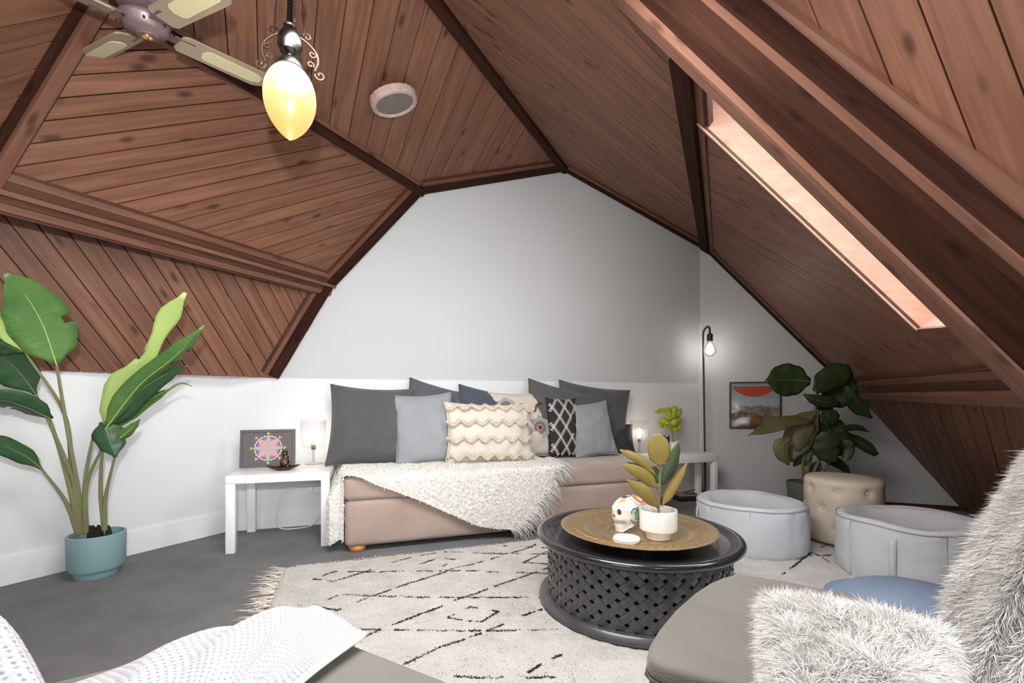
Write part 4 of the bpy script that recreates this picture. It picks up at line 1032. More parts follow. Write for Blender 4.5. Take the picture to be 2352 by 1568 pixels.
# blue floor cushion
bc = Vector((1.46, 1.62, 0.012)); blu = empty('floor_cushion', bc, 'blue round floor cushion behind the grey chair seat', 'cushion')
MB().lathe([(.1, 0), (.27, .02), (.315, .08), (.29, .14), (.2, .185), (.08, .2), (.01, .202)], 48, fn=lambda r, z, a, j: (r*(1+.02*nz((math.cos(a)*3, math.sin(a)*3, z*9))), z)).build('cover', M_BLUE, blu, True, 180)

# ============================================================ RUG
rc = F(652, 1308); rd = (F(1230, 1243)-rc).normalized(); RGA = math.atan2(rd.y, rd.x)
rug = empty('rug', (rc.x, rc.y, 0), 'ivory wool rug with thin black diamond lines and a fringed left end', 'rug', rz=RGA)
RLn, RWd = 3.05, 2.30
def rugp(w): d = Vector((w[0]-rc.x, w[1]-rc.y)); c, s = math.cos(RGA), math.sin(RGA); return (d.x*c+d.y*s, -d.x*s+d.y*c)
NXr, NYr = 300, 190
def rf(a, b):
    x = a*RLn; y = -b*RWd; e = min(a*RLn, (1-a)*RLn, b*RWd, (1-b)*RWd)
    return (x+.012*nz((0, y*6, 1))*(1-a), y+.012*nz((x*3, 0, 5)), .004+min(1, e/.02)*(.014+.004*noise.fractal(Vector((x*30, y*30, 0)), 1, 2, 3)+.003*nz((x*4, y*4, 0))))
rme = grid_mesh('pile', NXr, NYr, rf); rme.flip_normals() if hasattr(rme, 'flip_normals') else None
mesh_obj('pile', rme, M_RUG, rug, True, 180)
g = np.random.default_rng(21); npile = 90000
xs = g.random(npile)*RLn; ys = -g.random(npile)*RWd*.98
kp = (ys*math.cos(RGA)+xs*math.sin(RGA)+rc.y > .75)
pp = np.stack([xs[kp], ys[kp], np.full(kp.sum(), .014)], 1)
strands('wool_tufts', pp, np.tile([0, 0, 1.], (len(pp), 1)), .009, .003, M_RUG, rug, rand=.9, droop=.3, seed=5, segs=2)
LN = ['400,438 560,460', '560,460 760,395 860,362 980,320 1170,270 1390,230', '470,415 575,378 840,385 1220,378 1600,375 1830,388 2230,397', '1390,228 1700,240 2230,247',
      '1225,325 1370,275 1505,290 1400,340', '1470,360 1650,320 1850,262 2060,200 2120,170', '1870,180 1940,185 2230,200', '2230,215 2020,312 2230,325', '420,640 610,557 850,572 1290,582 1600,583 2160,582',
      '420,655 545,672 590,680 850,575 1110,483 1410,388 1470,360', '745,910 960,815 1190,725 1380,655 1530,590 1630,562 1830,485 2080,400 2230,345', '570,833 950,830 1290,840 1740,840 2310,835',
      '1440,735 1615,655 1830,690 1700,770 1640,770 1440,740', '1100,1100 1400,960 1560,910 1740,840 1870,790 2000,730 2170,670', '1490,1190 1700,1205 1960,1205 2352,1195', '2050,1165 2140,1110 2230,1060 2320,1020']
LNF = ['1796,1322 1860,1272 1898,1252', '1855,1262 1905,1292', '1850,1275 1890,1277 1910,1275']
segs_ = []
for s_ in LN:
    q = [tuple(map(float, t.split(','))) for t in s_.split()]; segs_.append([rugp(F(600+x/3.36, 1200+y/3.36, .016)) for x, y in q])
for s_ in LNF:
    q = [tuple(map(float, t.split(','))) for t in s_.split()]; segs_.append([rugp(F(x, y, .016)) for x, y in q])
lp_ = []
for poly_ in segs_:
    for a, b in zip(poly_, poly_[1:]):
        L = math.hypot(b[0]-a[0], b[1]-a[1]); n = int(L/.0008)
        for i in range(n):
            t = i/max(1, n)
            x = a[0]+(b[0]-a[0])*t; y_ = a[1]+(b[1]-a[1])*t
            if nz((x*14, y_*14, 4))+.25*nz((x*40, y_*40, 1)) >-.22: lp_.append((x+rng.normal(0, .0022), y_+rng.normal(0, .0022), .0175))
lp_ = np.array(lp_); strands('diamond_lines', lp_, np.tile([0, 0, 1.], (len(lp_), 1)), .008, .0020, M_RUGLINE, rug, rand=.9, droop=.2, seed=6, segs=2)
fp = []
for k in range(46):
    y_ = -RWd*.985*k/45-.01; dirn = rng.normal(-.05, .35)
    for q in range(22): fp.append(((rng.normal(.004, .004)), y_+rng.normal(0, .008), .006, dirn))
fp = np.array(fp)
strands('fringe', fp[:, :3], np.stack([-np.ones(len(fp)), fp[:, 3], np.full(len(fp), .12)], 1), .085, .0025, mat('fringe_yarn', (232, 222, 212), .95), rug, rand=.16, droop=.12, seed=8, segs=4)

# ============================================================ COFFEE TABLE
tc_ = Vector((.551, 2.02, .018)); TR = .43; TT = .29
ct = empty('coffee_table', tc_, 'round black carved wooden coffee table with woven lattice side', 'table')
MB().lathe([(.33, 0), (TR*.985, 0), (TR*1.0, .008), (TR*.995, .02), (TR*.96, .026), (TR*.945, .032), (TR*.905, .034), (TR*.9, .03), (.33, .03)], 96).build('base_ring', M_BLACKW, ct, True, 30)
MB().lathe([(.30, TT-.035), (TR*.9, TT-.035), (TR*.93, TT-.028), (TR*.95, TT-.022), (TR*.985, TT-.022), (TR*1.015, TT-.01), (TR*1.02, TT+.002), (TR*1.0, TT+.012), (TR*.96, TT+.014), (TR*.92, TT+.006), (TR*.895, TT-.002), (TR*.87, TT-.004), (.01, TT-.004)], 128).build('tabletop', M_BLACKT, ct, True, 60)
z0, z1 = .03, TT-.034; RS = TR*.9; NS = 36; run = (z1-z0)/math.tan(R(40))/RS; hw = .0142
def slat(sg):
    mb = MB(); n = 22; vs = []; cs = math.cos(R(40)); sn = math.sin(R(40))
    for i in range(-2, n+3):
        t = i/n
        for e_ in (-1, 1):
            th_ = sg*run*t-e_*sg*(hw*sn)/RS; z = z0+(z1-z0)*t+e_*hw*cs
            z = min(max(z, z0-.002), z1+.002)
            wv = math.cos((t*run*2)/(2*math.pi/NS)*math.pi+(0 if sg > 0 else math.pi))*.0028
            for dr in (0, -.009): vs.append(((RS+wv+dr)*math.cos(th_), (RS+wv+dr)*math.sin(th_), z))
    mb.add(vs, []); m_ = n+4
    for i in range(m_):
        b = i*4
        mb.f += [(b, b+4, b+6, b+2), (b+1, b+3, b+7, b+5), (b, b+1, b+5, b+4), (b+2, b+6, b+7, b+3)]
    me = mb.mesh('slat'); me.materials.append(M_BLACKW); return me
ms = [slat(1), slat(-1)]
for k in range(NS):
    for i_, me in enumerate(ms):
        o = bpy.data.objects.new('slat', me); COL.objects.link(o); o.parent = ct; o.rotation_euler = (0, 0, 2*math.pi*(k+(.0 if i_ else 0))/NS)
mb = MB(); cell = 2*math.pi/NS; nrow = int(run*2/cell)+1
for j in range(0, nrow+1):
    t = j*cell/2/run
    if not .04 < t < .96: continue
    for k in range(NS):
        a = k*cell+(run*t) ; z = z0+(z1-z0)*t; c = Vector(((RS+.001)*math.cos(a), (RS+.001)*math.sin(a), z)); Mx = Matrix.Translation(c) @ Matrix.Rotation(a, 4, 'Z') @ Matrix.Rotation(R(90), 4, 'Y')
        vs = []; fs = []
        for r_2, zz in ((.0045, 0), (.0045, .0036), (.0025, .0044)):
            for q in range(8): an = q*math.pi/4; vs.append(Mx @ Vector((r_2*math.cos(an), r_2*math.sin(an), zz)))
        fs = [(q, (q+1) % 8, 8+(q+1) % 8, 8+q) for q in range(8)]+[(8+q, 8+(q+1) % 8, 16+(q+1) % 8, 16+q) for q in range(8)]+[tuple(range(16, 24))]
        mb.add(vs, fs)
pg = mb.build('carved_pegs', M_BLACKW, ct, True, 30); pg['kind'] = 'stuff'
# brass tray
ty = Vector((.545, 1.985, tc_.z+TT+.0125)); TRR = .325
tray = empty('tray', ty, 'round engraved brass tray on the black coffee table', 'tray')
MB().lathe([(.01, 0), (.2, 0), (.212, .004), (.225, .014), (.30, .026), (TRR, .032), (TRR+.004, .03), (TRR, .026), (.30, .02), (.226, .008), (.213, -.001), (.2, -.004), (.01, -.004)], 128).build('plate', M_BRASS, tray, True, 60)
mb = MB()
for rr, zz in ((.235, .0165), (.245, .018), (.292, .0253), (.17, .0012), (.12, .0012)):
    mb.tube([(rr*math.cos(a), rr*math.sin(a), zz) for a in [2*math.pi*i/80 for i in range(81)]], .0011, 4, False)
for k in range(48):
    a = 2*math.pi*k/48; r0 = .25; l_ = [((r0+.036*t)*math.cos(a+.05*math.sin(t*6)), (r0+.036*t)*math.sin(a+.05*math.sin(t*6)), .0188+.0062*t) for t in [i/6 for i in range(7)]]
    mb.tube(l_, .001, 4, False)
mb.build('engraving', mat('worn_brass_relief', (176, 146, 104), .45, metal=.6), tray, True, 60)
TZ = ty.z
# footed white pot with rubber plant
pp_ = Vector((.612, 1.905, TZ)); rp = empty('potted_plant', pp_, 'rubber plant with golden leaves in a footed white pot on the tray', 'plant')
MB().lathe([(.045, 0), (.05, .002), (.05, .026), (.052, .03), (.070, .034), (.0755, .04), (.0765, .118), (.0745, .122), (.071, .119), (.069, .1), (.005, .1)], 64, fn=lambda r, z, a, j: (r+(.0016*nz((math.cos(a)*9, math.sin(a)*9, z*70)) if .04 < z < .11 and r > .072 else 0), z)).build('pot', M_CERW, rp, True, 40)
mb = MB()
for k in range(150):
    a = random.random()*6.28; rr = .064*math.sqrt(random.random()); s_ = random.uniform(.004, .008)
    bmv = [(rr*math.cos(a)+s_*x, rr*math.sin(a)+s_*y_*.8, .104+s_*z*.6+random.random()*.003) for x, y_, z in ((1, 0, 0), (-1, 0, 0), (0, 1, 0), (0, -1, 0), (0, 0, 1), (0, 0, -1))]
    mb.add(bmv, [(0, 2, 4), (2, 1, 4), (1, 3, 4), (3, 0, 4), (2, 0, 5), (1, 2, 5), (3, 1, 5), (0, 3, 5)])
pbl = mb.build('pebbles', M_STONE, rp, True, 180); pbl['kind'] = 'stuff'
vd3 = Vector((.3, 1, -.05)).normalized()
def PP(l, d=1.905): return [P(x, y_, d+(q[2] if len(q) > 2 else 0))-pp_ for q in l for (x, y_) in [q[:2]]]
MB().tube(arc([Vector((0, 0, .095))]+PP([(1515, 1130), (1516, 1085), (1516, 1062)]), 6), [.0045]*13+[.003]*6, 8).build('stem', M_STALK, rp)
for (l, w_, m, tl_, fo) in (([(1517, 1070, -.03), (1514, 1035, -.035), (1508, 996, -.03)], [.01, .042, .046, .04, .014], M_GOLDL, .1, .08), ([(1521, 1112, .03), (1545, 1065, .04), (1559, 1011, .04)], [.008, .024, .026, .02, .003], M_RUBG, .4, .2),
                        ([(1508, 1092, 0), (1470, 1055, -.01), (1424, 1033, -.02)], [.003, .012, .02, .018, .004], M_GOLDL, .5, .3), ([(1510, 1122, -.02), (1478, 1090, -.03), (1428, 1066, -.04)], [.003, .024, .026, .02, .002], M_GOLDL, .3, .2),
                        ([(1500, 1100, .02), (1470, 1075, .03), (1440, 1060, .03)], [.003, .016, .018, .012, .002], M_RUBG, .2, .1),
                        ([(1512, 1166, -.04), (1480, 1130, -.05), (1439, 1101, -.05)], [.004, .024, .027, .018, .002], M_GOLDL, .3, .2), ([(1520, 1162, -.02), (1545, 1115, -.02), (1578, 1062, -.02)], [.003, .02, .022, .016, .002], M_GOLDL, -.5, .5),
                        ([(1512, 1110, .02), (1504, 1090, .03), (1503, 1070, .03)], [.005, .02, .022, .01], M_RUBG, .1, .2)):
    leaf(rp, 'leaf', PP(l), w_, m, rib=M_OLEAF, view=vd3, side=tl_, fold=fo, ribr=.0012, nseg=14)
# painted ceramic skull
so = Vector((.528, 2.03, TZ+.001)); sk_ = empty('ceramic_skull', so, 'white glazed ceramic skull painted with flowers and an orange crown', 'ornament')
HA = math.atan2(-.40, -.92)   # facing left and towards the camera
def skull_r(th, ph):
    pass
bm = bmesh.new(); bmesh.ops.create_icosphere(bm, subdivisions=5, radius=1)
for v in bm.verts:
    p = v.co.copy(); x, y_, z = p
    q = Vector((x*.088, y_*.062, z*.062+.09))
    if x > .1 and z < .1:       # face pulled down and forward into a jaw
        k = min(1, (x-.1)/.5)*min(1, (.1-z)/.55); q.z -= .048*k; q.x += -.004*k; q.y *= 1-.26*k*(1 if z > -.75 else .7)
    if x > .05 and z < -.2: wk = (1/max(.38, math.sqrt(max(0, 1-z*z))))**.85; q.y *= wk; q.x = .012+(q.x-.012)*wk**.55
    if x > .35 and -.25 < z < .3: q.x += .004
    if x > .3 and z < -.55: q.x += .016*min(1, (-.55-z)/.3)
    if x < 0 and z < -.4: q.z += .01
    q.z = max(q.z, .0)
    for sy in (-1, 1):          # eye sockets
        d = (Vector((q.x, q.y, q.z))-Vector((.074, sy*.024, .088))).length; q.x -= .012*math.exp(-(d/.012)**2)
    d = (q-Vector((.086, 0, .066))).length; q.x -= .008*math.exp(-(d/.008)**2)
    for sy in (-1, 1):
        d = (q-Vector((.05, sy*.052, .058))).length; q.y += sy*.007*math.exp(-(d/.016)**2)
    v.co = q
me = bpy.data.meshes.new('skull_body'); bm.to_mesh(me); bm.free(); so_ = mesh_obj('skull_body', me, M_BONE, sk_, True, 180)
RZ = Matrix.Rotation(HA, 4, 'Z'); me.transform(RZ)
from mathutils.bvhtree import BVHTree
bvh = BVHTree.FromPolygons([v.co[:] for v in me.vertices], [p.vertices[:] for p in me.polygons])
def surf(x, y_, z, c=Vector((.0, 0, .075)), lift=.0012):
    o_ = RZ @ c; d = (RZ @ Vector((x, y_, z))-o_).normalized(); h = bvh.ray_cast(o_, d)
    return (h[0]+h[1]*lift) if h[0] else RZ @ Vector((x, y_, z))
def patch(name, c, up, rt, ru, rr, m, n=18, fn=None, lift=.0012, parent=None):
    c = Vector(c); up = Vector(up); rt = Vector(rt); mb = MB(); pts = [surf(*c, lift=lift)]
    for k in (.5, 1):
        for i in range(n):
            a = 2*math.pi*i/n; f_ = fn(a) if fn else 1; pts.append(surf(*(c+up*ru*f_*k*math.sin(a)+rt*rr*f_*k*math.cos(a)), lift=lift*(1 if k < 1 else .4)))
    mb.add(pts, [(0, 1+i, 1+(i+1) % n) for i in range(n)]+[(1+i, 1+n+i, 1+n+(i+1) % n, 1+(i+1) % n) for i in range(n)])
    return mb.build(name, m, parent or sk_, True, 180)
SV = 1 if (RZ @ Vector((0, 1, 0))).y < 0 else -1
K = {k: mat('glaze_'+k, c, .2, coat=.4) for k, c in {'black': (40, 36, 36), 'orange': (224, 142, 100), 'green': (120, 170, 120), 'deep_green': (70, 128, 96), 'blue': (56, 50, 130), 'yellow': (224, 176, 70), 'plum': (104, 66, 84), 'red': (186, 50, 44), 'sky': (90, 150, 176), 'brown': (150, 84, 56)}.items()}
for sy in (-1, 1): patch('eye', (.08, sy*.026, .09), (0, 0, 1), (0, 1, 0), .013, .009, K['black'])
patch('nose', (.09, .004, .068), (0, 0, 1), (0, 1, 0), .008, .003, K['black']); patch('nose', (.09, -.005, .068), (0, 0, 1), (0, 1, 0), .008, .003, K['black'])
patch('crown', (-.045, SV*.02, .17), (1, 0, 0), (0, 1, 0), .085, .115, K['orange'], 28)
SS = -1 if (RZ @ Vector((0, 1, 0))).y > 0 else 1
SV = 1 if (RZ @ Vector((0, 1, 0))).y < 0 else -1
fl5 = lambda a: .75+.25*abs(math.sin(a*2.5))
patch('flower', (.062, SV*.02, .14), (-.5, 0, 1), (0, 1, 0), .016, .015, K['yellow'], 40, fl5, .0022); patch('flower_heart', (.062, SV*.02, .14), (-.5, 0, 1), (0, 1, 0), .006, .006, K['orange'], 12, None, .003)
patch('flower', (.04, SV*.002, .16), (-1, 0, .3), (0, 1, 0), .016, .018, K['plum'], 40, fl5, .002)
patch('painted_leaf', (.02, SV*.012, .17), (-1, 0, .1), (0, 1, 0), .014, .006, K['deep_green'])
patch('side_panel', (.004, SV*.08, .085), (0, 0, 1), (1, 0, 0), .05, .035, K['green'], 30, lambda a: .85+.15*math.sin(a*6))
patch('side_panel', (-.018, SV*.08, .06), (0, 0, 1), (1, 0, 0), .035, .02, K['deep_green'], 24, lambda a: .85+.15*math.sin(a*5), .0018)
patch('side_panel', (.03, SV*.08, .03), (0, 0, 1), (1, 0, 0), .022, .012, K['green'], 24, lambda a: .8+.2*math.sin(a*5), .0018)
patch('side_panel', (-.03, SV*.08, .02), (0, 0, 1), (1, 0, 0), .014, .022, K['sky'], 20, None, .0016)
for c in ((-.01, .1), (.005, .06), (-.02, .03)):
    patch('painted_dot', (c[0], SV*.08, c[1]), (0, 0, 1), (1, 0, 0), .006, .006, K['red'] if c[1] != .03 else K['yellow'], 12, None, .0026)
def stroke(name, pts, r, m):
    MB().tube([surf(*p, lift=.0006) for p in pts], r, 5).build(name, m, sk_)
for zc in (.098, .048):
    stroke('painted_scroll', [(.032+.022*math.cos(t), SV*.08, zc+.02*math.sin(t)*(1 if zc > .07 else -1)) for t in [-.3+.25*i for i in range(14)]], .0022, K['blue'])
for i in range(12): 
    a = -1.1+2.2*i/11; stroke('tooth_line', [(.09*math.cos(a*.8), .055*math.sin(a*.8), z) for z in (.036, .044, .052)], .0005, K['black'])
for z in (.036, .044, .052): stroke('tooth_line', [(.09*math.cos(a), .055*math.sin(a), z+.004*math.cos(a*6)*0) for a in [-.88+.11*i for i in range(17)]], .0006, K['black'])
for k in range(7):
    a = k*.9; stroke('crown_line', [(-.02+rr*math.cos(a+rr*9), rr*math.sin(a+rr*9), .2) for rr in [.01+.009*i for i in range(8)]], .0008, K['brown'])
# stacked coasters
for k, (dx, dz) in enumerate(((.0, 0), (.001, .0085))):
    cc = empty('coaster', (.467+dx, 1.862-dx*2, TZ+dz+.0005), ('lower' if k == 0 else 'upper')+' round white coaster of the pair on the tray', 'coaster', 'white coasters on the tray')
    MB().lathe([(.01, 0), (.05, 0), (.0545, .004), (.052, .008), (.02, .0082), (.005, .0075)], 40, fn=lambda r, z, a, j: (r*(1+.01*math.sin(a*3+k)), z)).build('disc', M_CERW, cc)
    if k: 
        mb = MB()
        for rr in (.012, .022, .032, .042): mb.tube([(rr*math.cos(a), rr*math.sin(a), .0082) for a in [2*math.pi*i/36 for i in range(37)]], .0007, 4, False)
        mb.build('ring_relief', M_SEAM, cc)

# ============================================================ PENDANT, FAN, DISC ON THE CEILING
pc_ = P(666, 155, 1.5); pen = empty('pendant_lamp', pc_, 'egg shaped amber glass pendant with scrolled metal gallery', 'lamp')
eg = bpy.data.materials.new('lit_amber_glass'); eg.use_nodes = True; N = eg.node_tree.nodes; Lk = eg.node_tree.links
b_ = N['Principled BSDF']; tc = N.new('ShaderNodeTexCoord'); sp_ = N.new('ShaderNodeSeparateXYZ'); cr = N.new('ShaderNodeValToRGB'); Lk.new(tc.outputs['Generated'], sp_.inputs[0]); Lk.new(sp_.outputs['Z'], cr.inputs[0])
els = cr.color_ramp.elements; els[0].position = 0; els[0].color = srgb((250, 186, 96)); els[1].position = .85; els[1].color = srgb((255, 248, 232)); e_ = els.new(.42); e_.color = srgb((255, 214, 140))
Lk.new(cr.outputs[0], b_.inputs['Emission Color']); b_.inputs['Base Color'].default_value = srgb((90, 70, 40)); b_.inputs['Roughness'].default_value = .3
st_ = N.new('ShaderNodeMapRange'); st_.inputs[3].default_value = .95; st_.inputs[4].default_value = 1.5; Lk.new(sp_.outputs['Z'], st_.inputs[0]); Lk.new(st_.outputs[0], b_.inputs['Emission Strength'])
prof = []
for k in range(33):
    t = k/32
    r_e = .080*math.sqrt(max(0, 1-((.42-t)/.42)**2*.88)) if t < .42 else .080*max(0, 1-((t-.42)/.58)**2.0)**.82
    prof.append((max(r_e, .002), -.24*t))
MB().lathe(prof, 48).build('glass_shade', eg, pen, True, 180)
MB().lathe([(.002, .03), (.018, .03), (.03, .022), (.04, .008), (.045, -.008), (.042, -.01), (.01, -.004)], 32).build('fitter', M_STEEL, pen)
MB().lathe([(.006, .03), (.01, .04), (.03, .05), (.038, .07), (.036, .095), (.026, .115), (.018, .13), (.02, .135), (.006, .14)], 32).build('urn', M_STEEL, pen)
MB().tube([(0, 0, .12), (0, 0, .62)], .008, 10).build('rod', M_STEEL, pen)
def scroll(sg, yo=0, rz=0):
    def spiral(c, r0, turns, a0, dr=1):
        return [Vector((c[0]+r0*(1-.75*i/16)*math.cos(a0+dr*turns*2*math.pi*i/16), 0, c[1]+r0*(1-.75*i/16)*math.sin(a0+dr*turns*2*math.pi*i/16))) for i in range(17)]
    mb = MB()
    main = arc([Vector((.03, 0, .11)), Vector((.06, 0, .095)), Vector((.082, 0, .07)), Vector((.085, 0, .04)), Vector((.075, 0, .012))], 6)
    for l in (main, spiral((.092, .003), .017, 1.1, math.pi), spiral((.068, .066), .013, 1.1, .6, -1), spiral((.062, .03), .012, 1.1, -.6, 1), spiral((.052, .118), .014, 1.1, math.pi, -1), arc([Vector((.03, 0, .11)), Vector((.044, 0, .105))], 3)):
        mb.tube([Vector((p.x*sg, yo, p.z)) for p in l], .0035, 6)
    o = mb.build('scroll', M_COPPER, pen); o.rotation_euler = (0, 0, rz); return o
scroll(1, 0, .5); scroll(-1, 0, .15); scroll(1, 0, 1.9)
for x, y_ in ((-.05, .0), (.038, .02), (.03, -.03)):
    mb = MB(); mb.tube([(x, y_, .125), (x*.75, y_*.75, .33), (x*.5, y_*.5, .6)], .0022, 6)
    for k in range(7): mb.lathe([(.001, 0), (.005, .004), (.001, .008)], 8, (x*(1-k*.01), y_, .13+k*.012))
    mb.build('chain', M_COPPER, pen)
l = bpy.data.lights.new('pendant_light', 'POINT'); l.energy = 5; l.color = (1, .8, .52); l.shadow_soft_size = .08
lo = bpy.data.objects.new('pendant_light', l); COL.objects.link(lo); lo.parent = pen; lo.location = (0, 0, -.34)

fh_ = ray(335, 62)*1.62; fh_.z += EYE
fan = empty('ceiling_fan', fh_, 'four-bladed ceiling fan with rattan inset blades and mauve hub', 'fan')
fn_ = Vector((.007, -.2, .98)).normalized(); fx = (Vector((.2106, .39, .075))-fn_*Vector((.2106, .39, .075)).dot(fn_)).normalized(); fy = fn_.cross(fx)
MF = Matrix((fx, fy, fn_)).transposed().to_4x4()
fan.rotation_euler = MF.to_euler()
MB().lathe([(.005, -.032), (.03, -.03), (.034, -.024), (.06, -.018), (.067, -.008), (.07, .0), (.074, .01), (.078, .022), (.074, .03), (.05, .04), (.02, .045)], 48).build('hub', M_FANB, fan, True, 50)
for k in range(8):
    a = k*math.pi/4+.3; MB().lathe([(.001, -.004), (.004, -.002), (.004, .004)], 8, (.08*math.cos(a), .08*math.sin(a), -.004)).build('screw', M_STEEL, fan)
MB().lathe([(.05, .04), (.075, .055), (.08, .10), (.07, .14), (.03, .16), (.015, .165), (.013, .24), (.05, .26), (.055, .30)], 40).build('motor_housing', M_FANB, fan, True, 50)
mb = MB()
for k in range(3): mb.lathe([(.001, -.038), (.008, -.035), (.01, -.031), (.003, -.03)], 12, (.009*math.cos(k*2.1), .009*math.sin(k*2.1), 0))
mb.build('badge', M_GOLD, fan)
for k in range(4):
    a = k*math.pi/2; Mz = Matrix.Rotation(a, 4, 'Z')
    br = MB().prism([Mz @ Vector(p) for p in ((.07, -.022, .0), (.15, -.03, .0), (.16, 0, 0), (.15, .03, .0), (.07, .022, .0))], (0, 0, .006)).build('blade_arm', M_FANB, fan, False)
    hw_ = .047; tw = Matrix.Rotation(R(-12), 4, 'X')
    pts = [(.105, -.035), (.12, -hw_), (.42, -.052), (.465, -.028), (.465, .028), (.42, .052), (.12, hw_), (.105, .035)]
    bl = MB().prism([Mz @ tw @ Vector((x, y_, -.004)) for x, y_ in pts], Mz @ tw @ Vector((0, 0, .006))).build('blade', M_BLADE, fan, False)
    n = 10; ins = [(.40, -.03), (.428, -.014), (.428, .014), (.40, .03), (.21, .03), (.195, .022), (.187, 0), (.195, -.022), (.21, -.03)]
    MB().prism([Mz @ tw @ Vector((x, y_, -.0045)) for x, y_ in ins], Mz @ tw @ Vector((0, 0, -.0025))).build('rattan_inset', M_RATTAN, bl, False)
# round ceiling speaker on panel 2
dc = p2.hit(900, 216); dn = Vector((-.27, -.12, .955)).normalized(); dc = dc-dn*.02
dm = empty('ceiling_speaker', dc-dn*.0, 'round pinkish-rimmed grey mesh speaker on the timber ceiling', 'speaker')
sx_ = Vector((-.451, .847, -.283)); sx_ = (sx_-dn*sx_.dot(dn)).normalized(); sy_ = (-dn).cross(sx_)
dm.rotation_euler = Matrix((sx_, sy_, -dn)).transposed().to_euler()
def sp_px(): return
rr = .134
MB().lathe([(.02, 0), (rr, 0), (rr*1.0, .03), (rr*.96, .042), (rr*.86, .045), (rr*.8, .04), (rr*.78, .03), (.02, .03)], 64, fn=lambda r, z, a, j: (r*(1+(.012*math.sin(a*22) if r > rr*.95 else 0)), z)).build('rim', mat('pinkish_plaster', (188, 164, 158), .8, var=.1, vscale=30, bump=.4, bscale=60), dm, True, 40)
MB().lathe([(.005, .038), (rr*.6, .037), (rr*.8, .034)], 48).build('grille', mat('grey_mesh', (128, 124, 116), .8, var=.2, vscale=120, bump=.6, bscale=250), dm)

# ============================================================ SLIPPER CHAIR, FUR, NEAR LEFT FOOTSTOOL
ch_o = Vector((.60, .72, 0)); cd = Vector((.66, -.75)).normalized(); CA = math.atan2(cd.y, cd.x)
chair = empty('armchair', ch_o, 'grey corduroy armchair seat in the right foreground', 'chair', rz=CA)
# local x: towards the back, local y: across (left to right)
Aw = F(1487, 1502, .45); Bw = F(1690, 1308, .45)
def toC(w): d = Vector((w[0]-ch_o.x, w[1]-ch_o.y)); c, s = math.cos(CA), math.sin(CA); return (d.x*c+d.y*s, -d.x*s+d.y*c)
a_ = toC(Aw); b_2 = toC(Bw); xf = (a_[0]+b_2[0])/2-.015; y0_, y1_ = min(a_[1], b_2[1])-.02, max(a_[1], b_2[1])+.02
CQ = [Aw, Vector((.70, .585, 0)), Vector((.98, .79, 0)), Bw]
def round_block(name, corners, z0, z1, r, m, parent, crown=0):
    bm = bmesh.new(); vb = [bm.verts.new((c[0], c[1], z0)) for c in corners]; vt = [bm.verts.new((c[0], c[1], z1)) for c in corners]; n = len(corners)
    bm.faces.new(vb[::-1]); bm.faces.new(vt)
    for i in range(n): bm.faces.new((vb[i], vb[(i+1) % n], vt[(i+1) % n], vt[i]))
    bmesh.ops.recalc_face_normals(bm, faces=bm.faces[:])
    bmesh.ops.bevel(bm, geom=bm.edges[:], offset=r, segments=6, profile=.5, affect='EDGES')
    if crown:
        bmesh.ops.subdivide_edges(bm, edges=[e for e in bm.edges if e.calc_length() > .15], cuts=8, use_grid_fill=True)
        cc = sum((Vector((c[0], c[1])) for c in corners), Vector((0, 0)))/n; rm = min((Vector((c[0], c[1]))-cc).length for c in corners)
        for v in bm.verts:
            if v.co.z > z1-.02: v.co.z += -.022*max(0, ((v.co.xy-cc).length/rm-.85))+ crown*max(0, 1-((v.co.xy-cc).length/rm/1.1)**2)+.004*nz(v.co, 5)
    me = bpy.data.meshes.new(name); bm.to_mesh(me); bm.free(); return mesh_obj(name, me, m, parent, True, 60)
cq = [Vector(toC(c)) for c in CQ]; cqc = sum(cq, Vector((0, 0)))/4
def chaikin(poly, k, n_=3):
    for _ in range(n_):
        poly = [q for a, b in zip(poly, poly[1:]+poly[:1]) for q in (a.lerp(b, k), b.lerp(a, k))]; k = .25
    return poly
round_block('seat', chaikin([cqc+(c-cqc)*1.13 for c in cq], .12), .405, .457, .012, M_GREYF, chair, .016)
round_block('seat_border', chaikin([cqc+(c-cqc)*1.115 for c in cq], .12), .16, .405, .008, M_GREYS, chair)
for c in cq: MB().lathe([(.02, 0), (.026, .17)], 14, (cqc.x+(c.x-cqc.x)*.85, cqc.y+(c.y-cqc.y)*.85, 0)).build('leg', M_BLKM, chair)
c3 = (cq[1]+cq[2])/2; bd_ = (c3-cqc).normalized(); bn_ = (cq[2]-cq[1]).normalized()*.19
round_block('backrest', [c3-bn_+bd_*.03, c3-bn_+bd_*.16, c3+bn_+bd_*.16, c3+bn_+bd_*.03], .3, .80, .04, M_GREYF, chair)
wp = [Vector((c.x, c.y, .404)) for c in chaikin([cqc+(c-cqc)*1.125 for c in cq], .12)]
MB().tube(wp+[wp[0]], .0045, 6, False).build('welt', M_GREYS, chair)

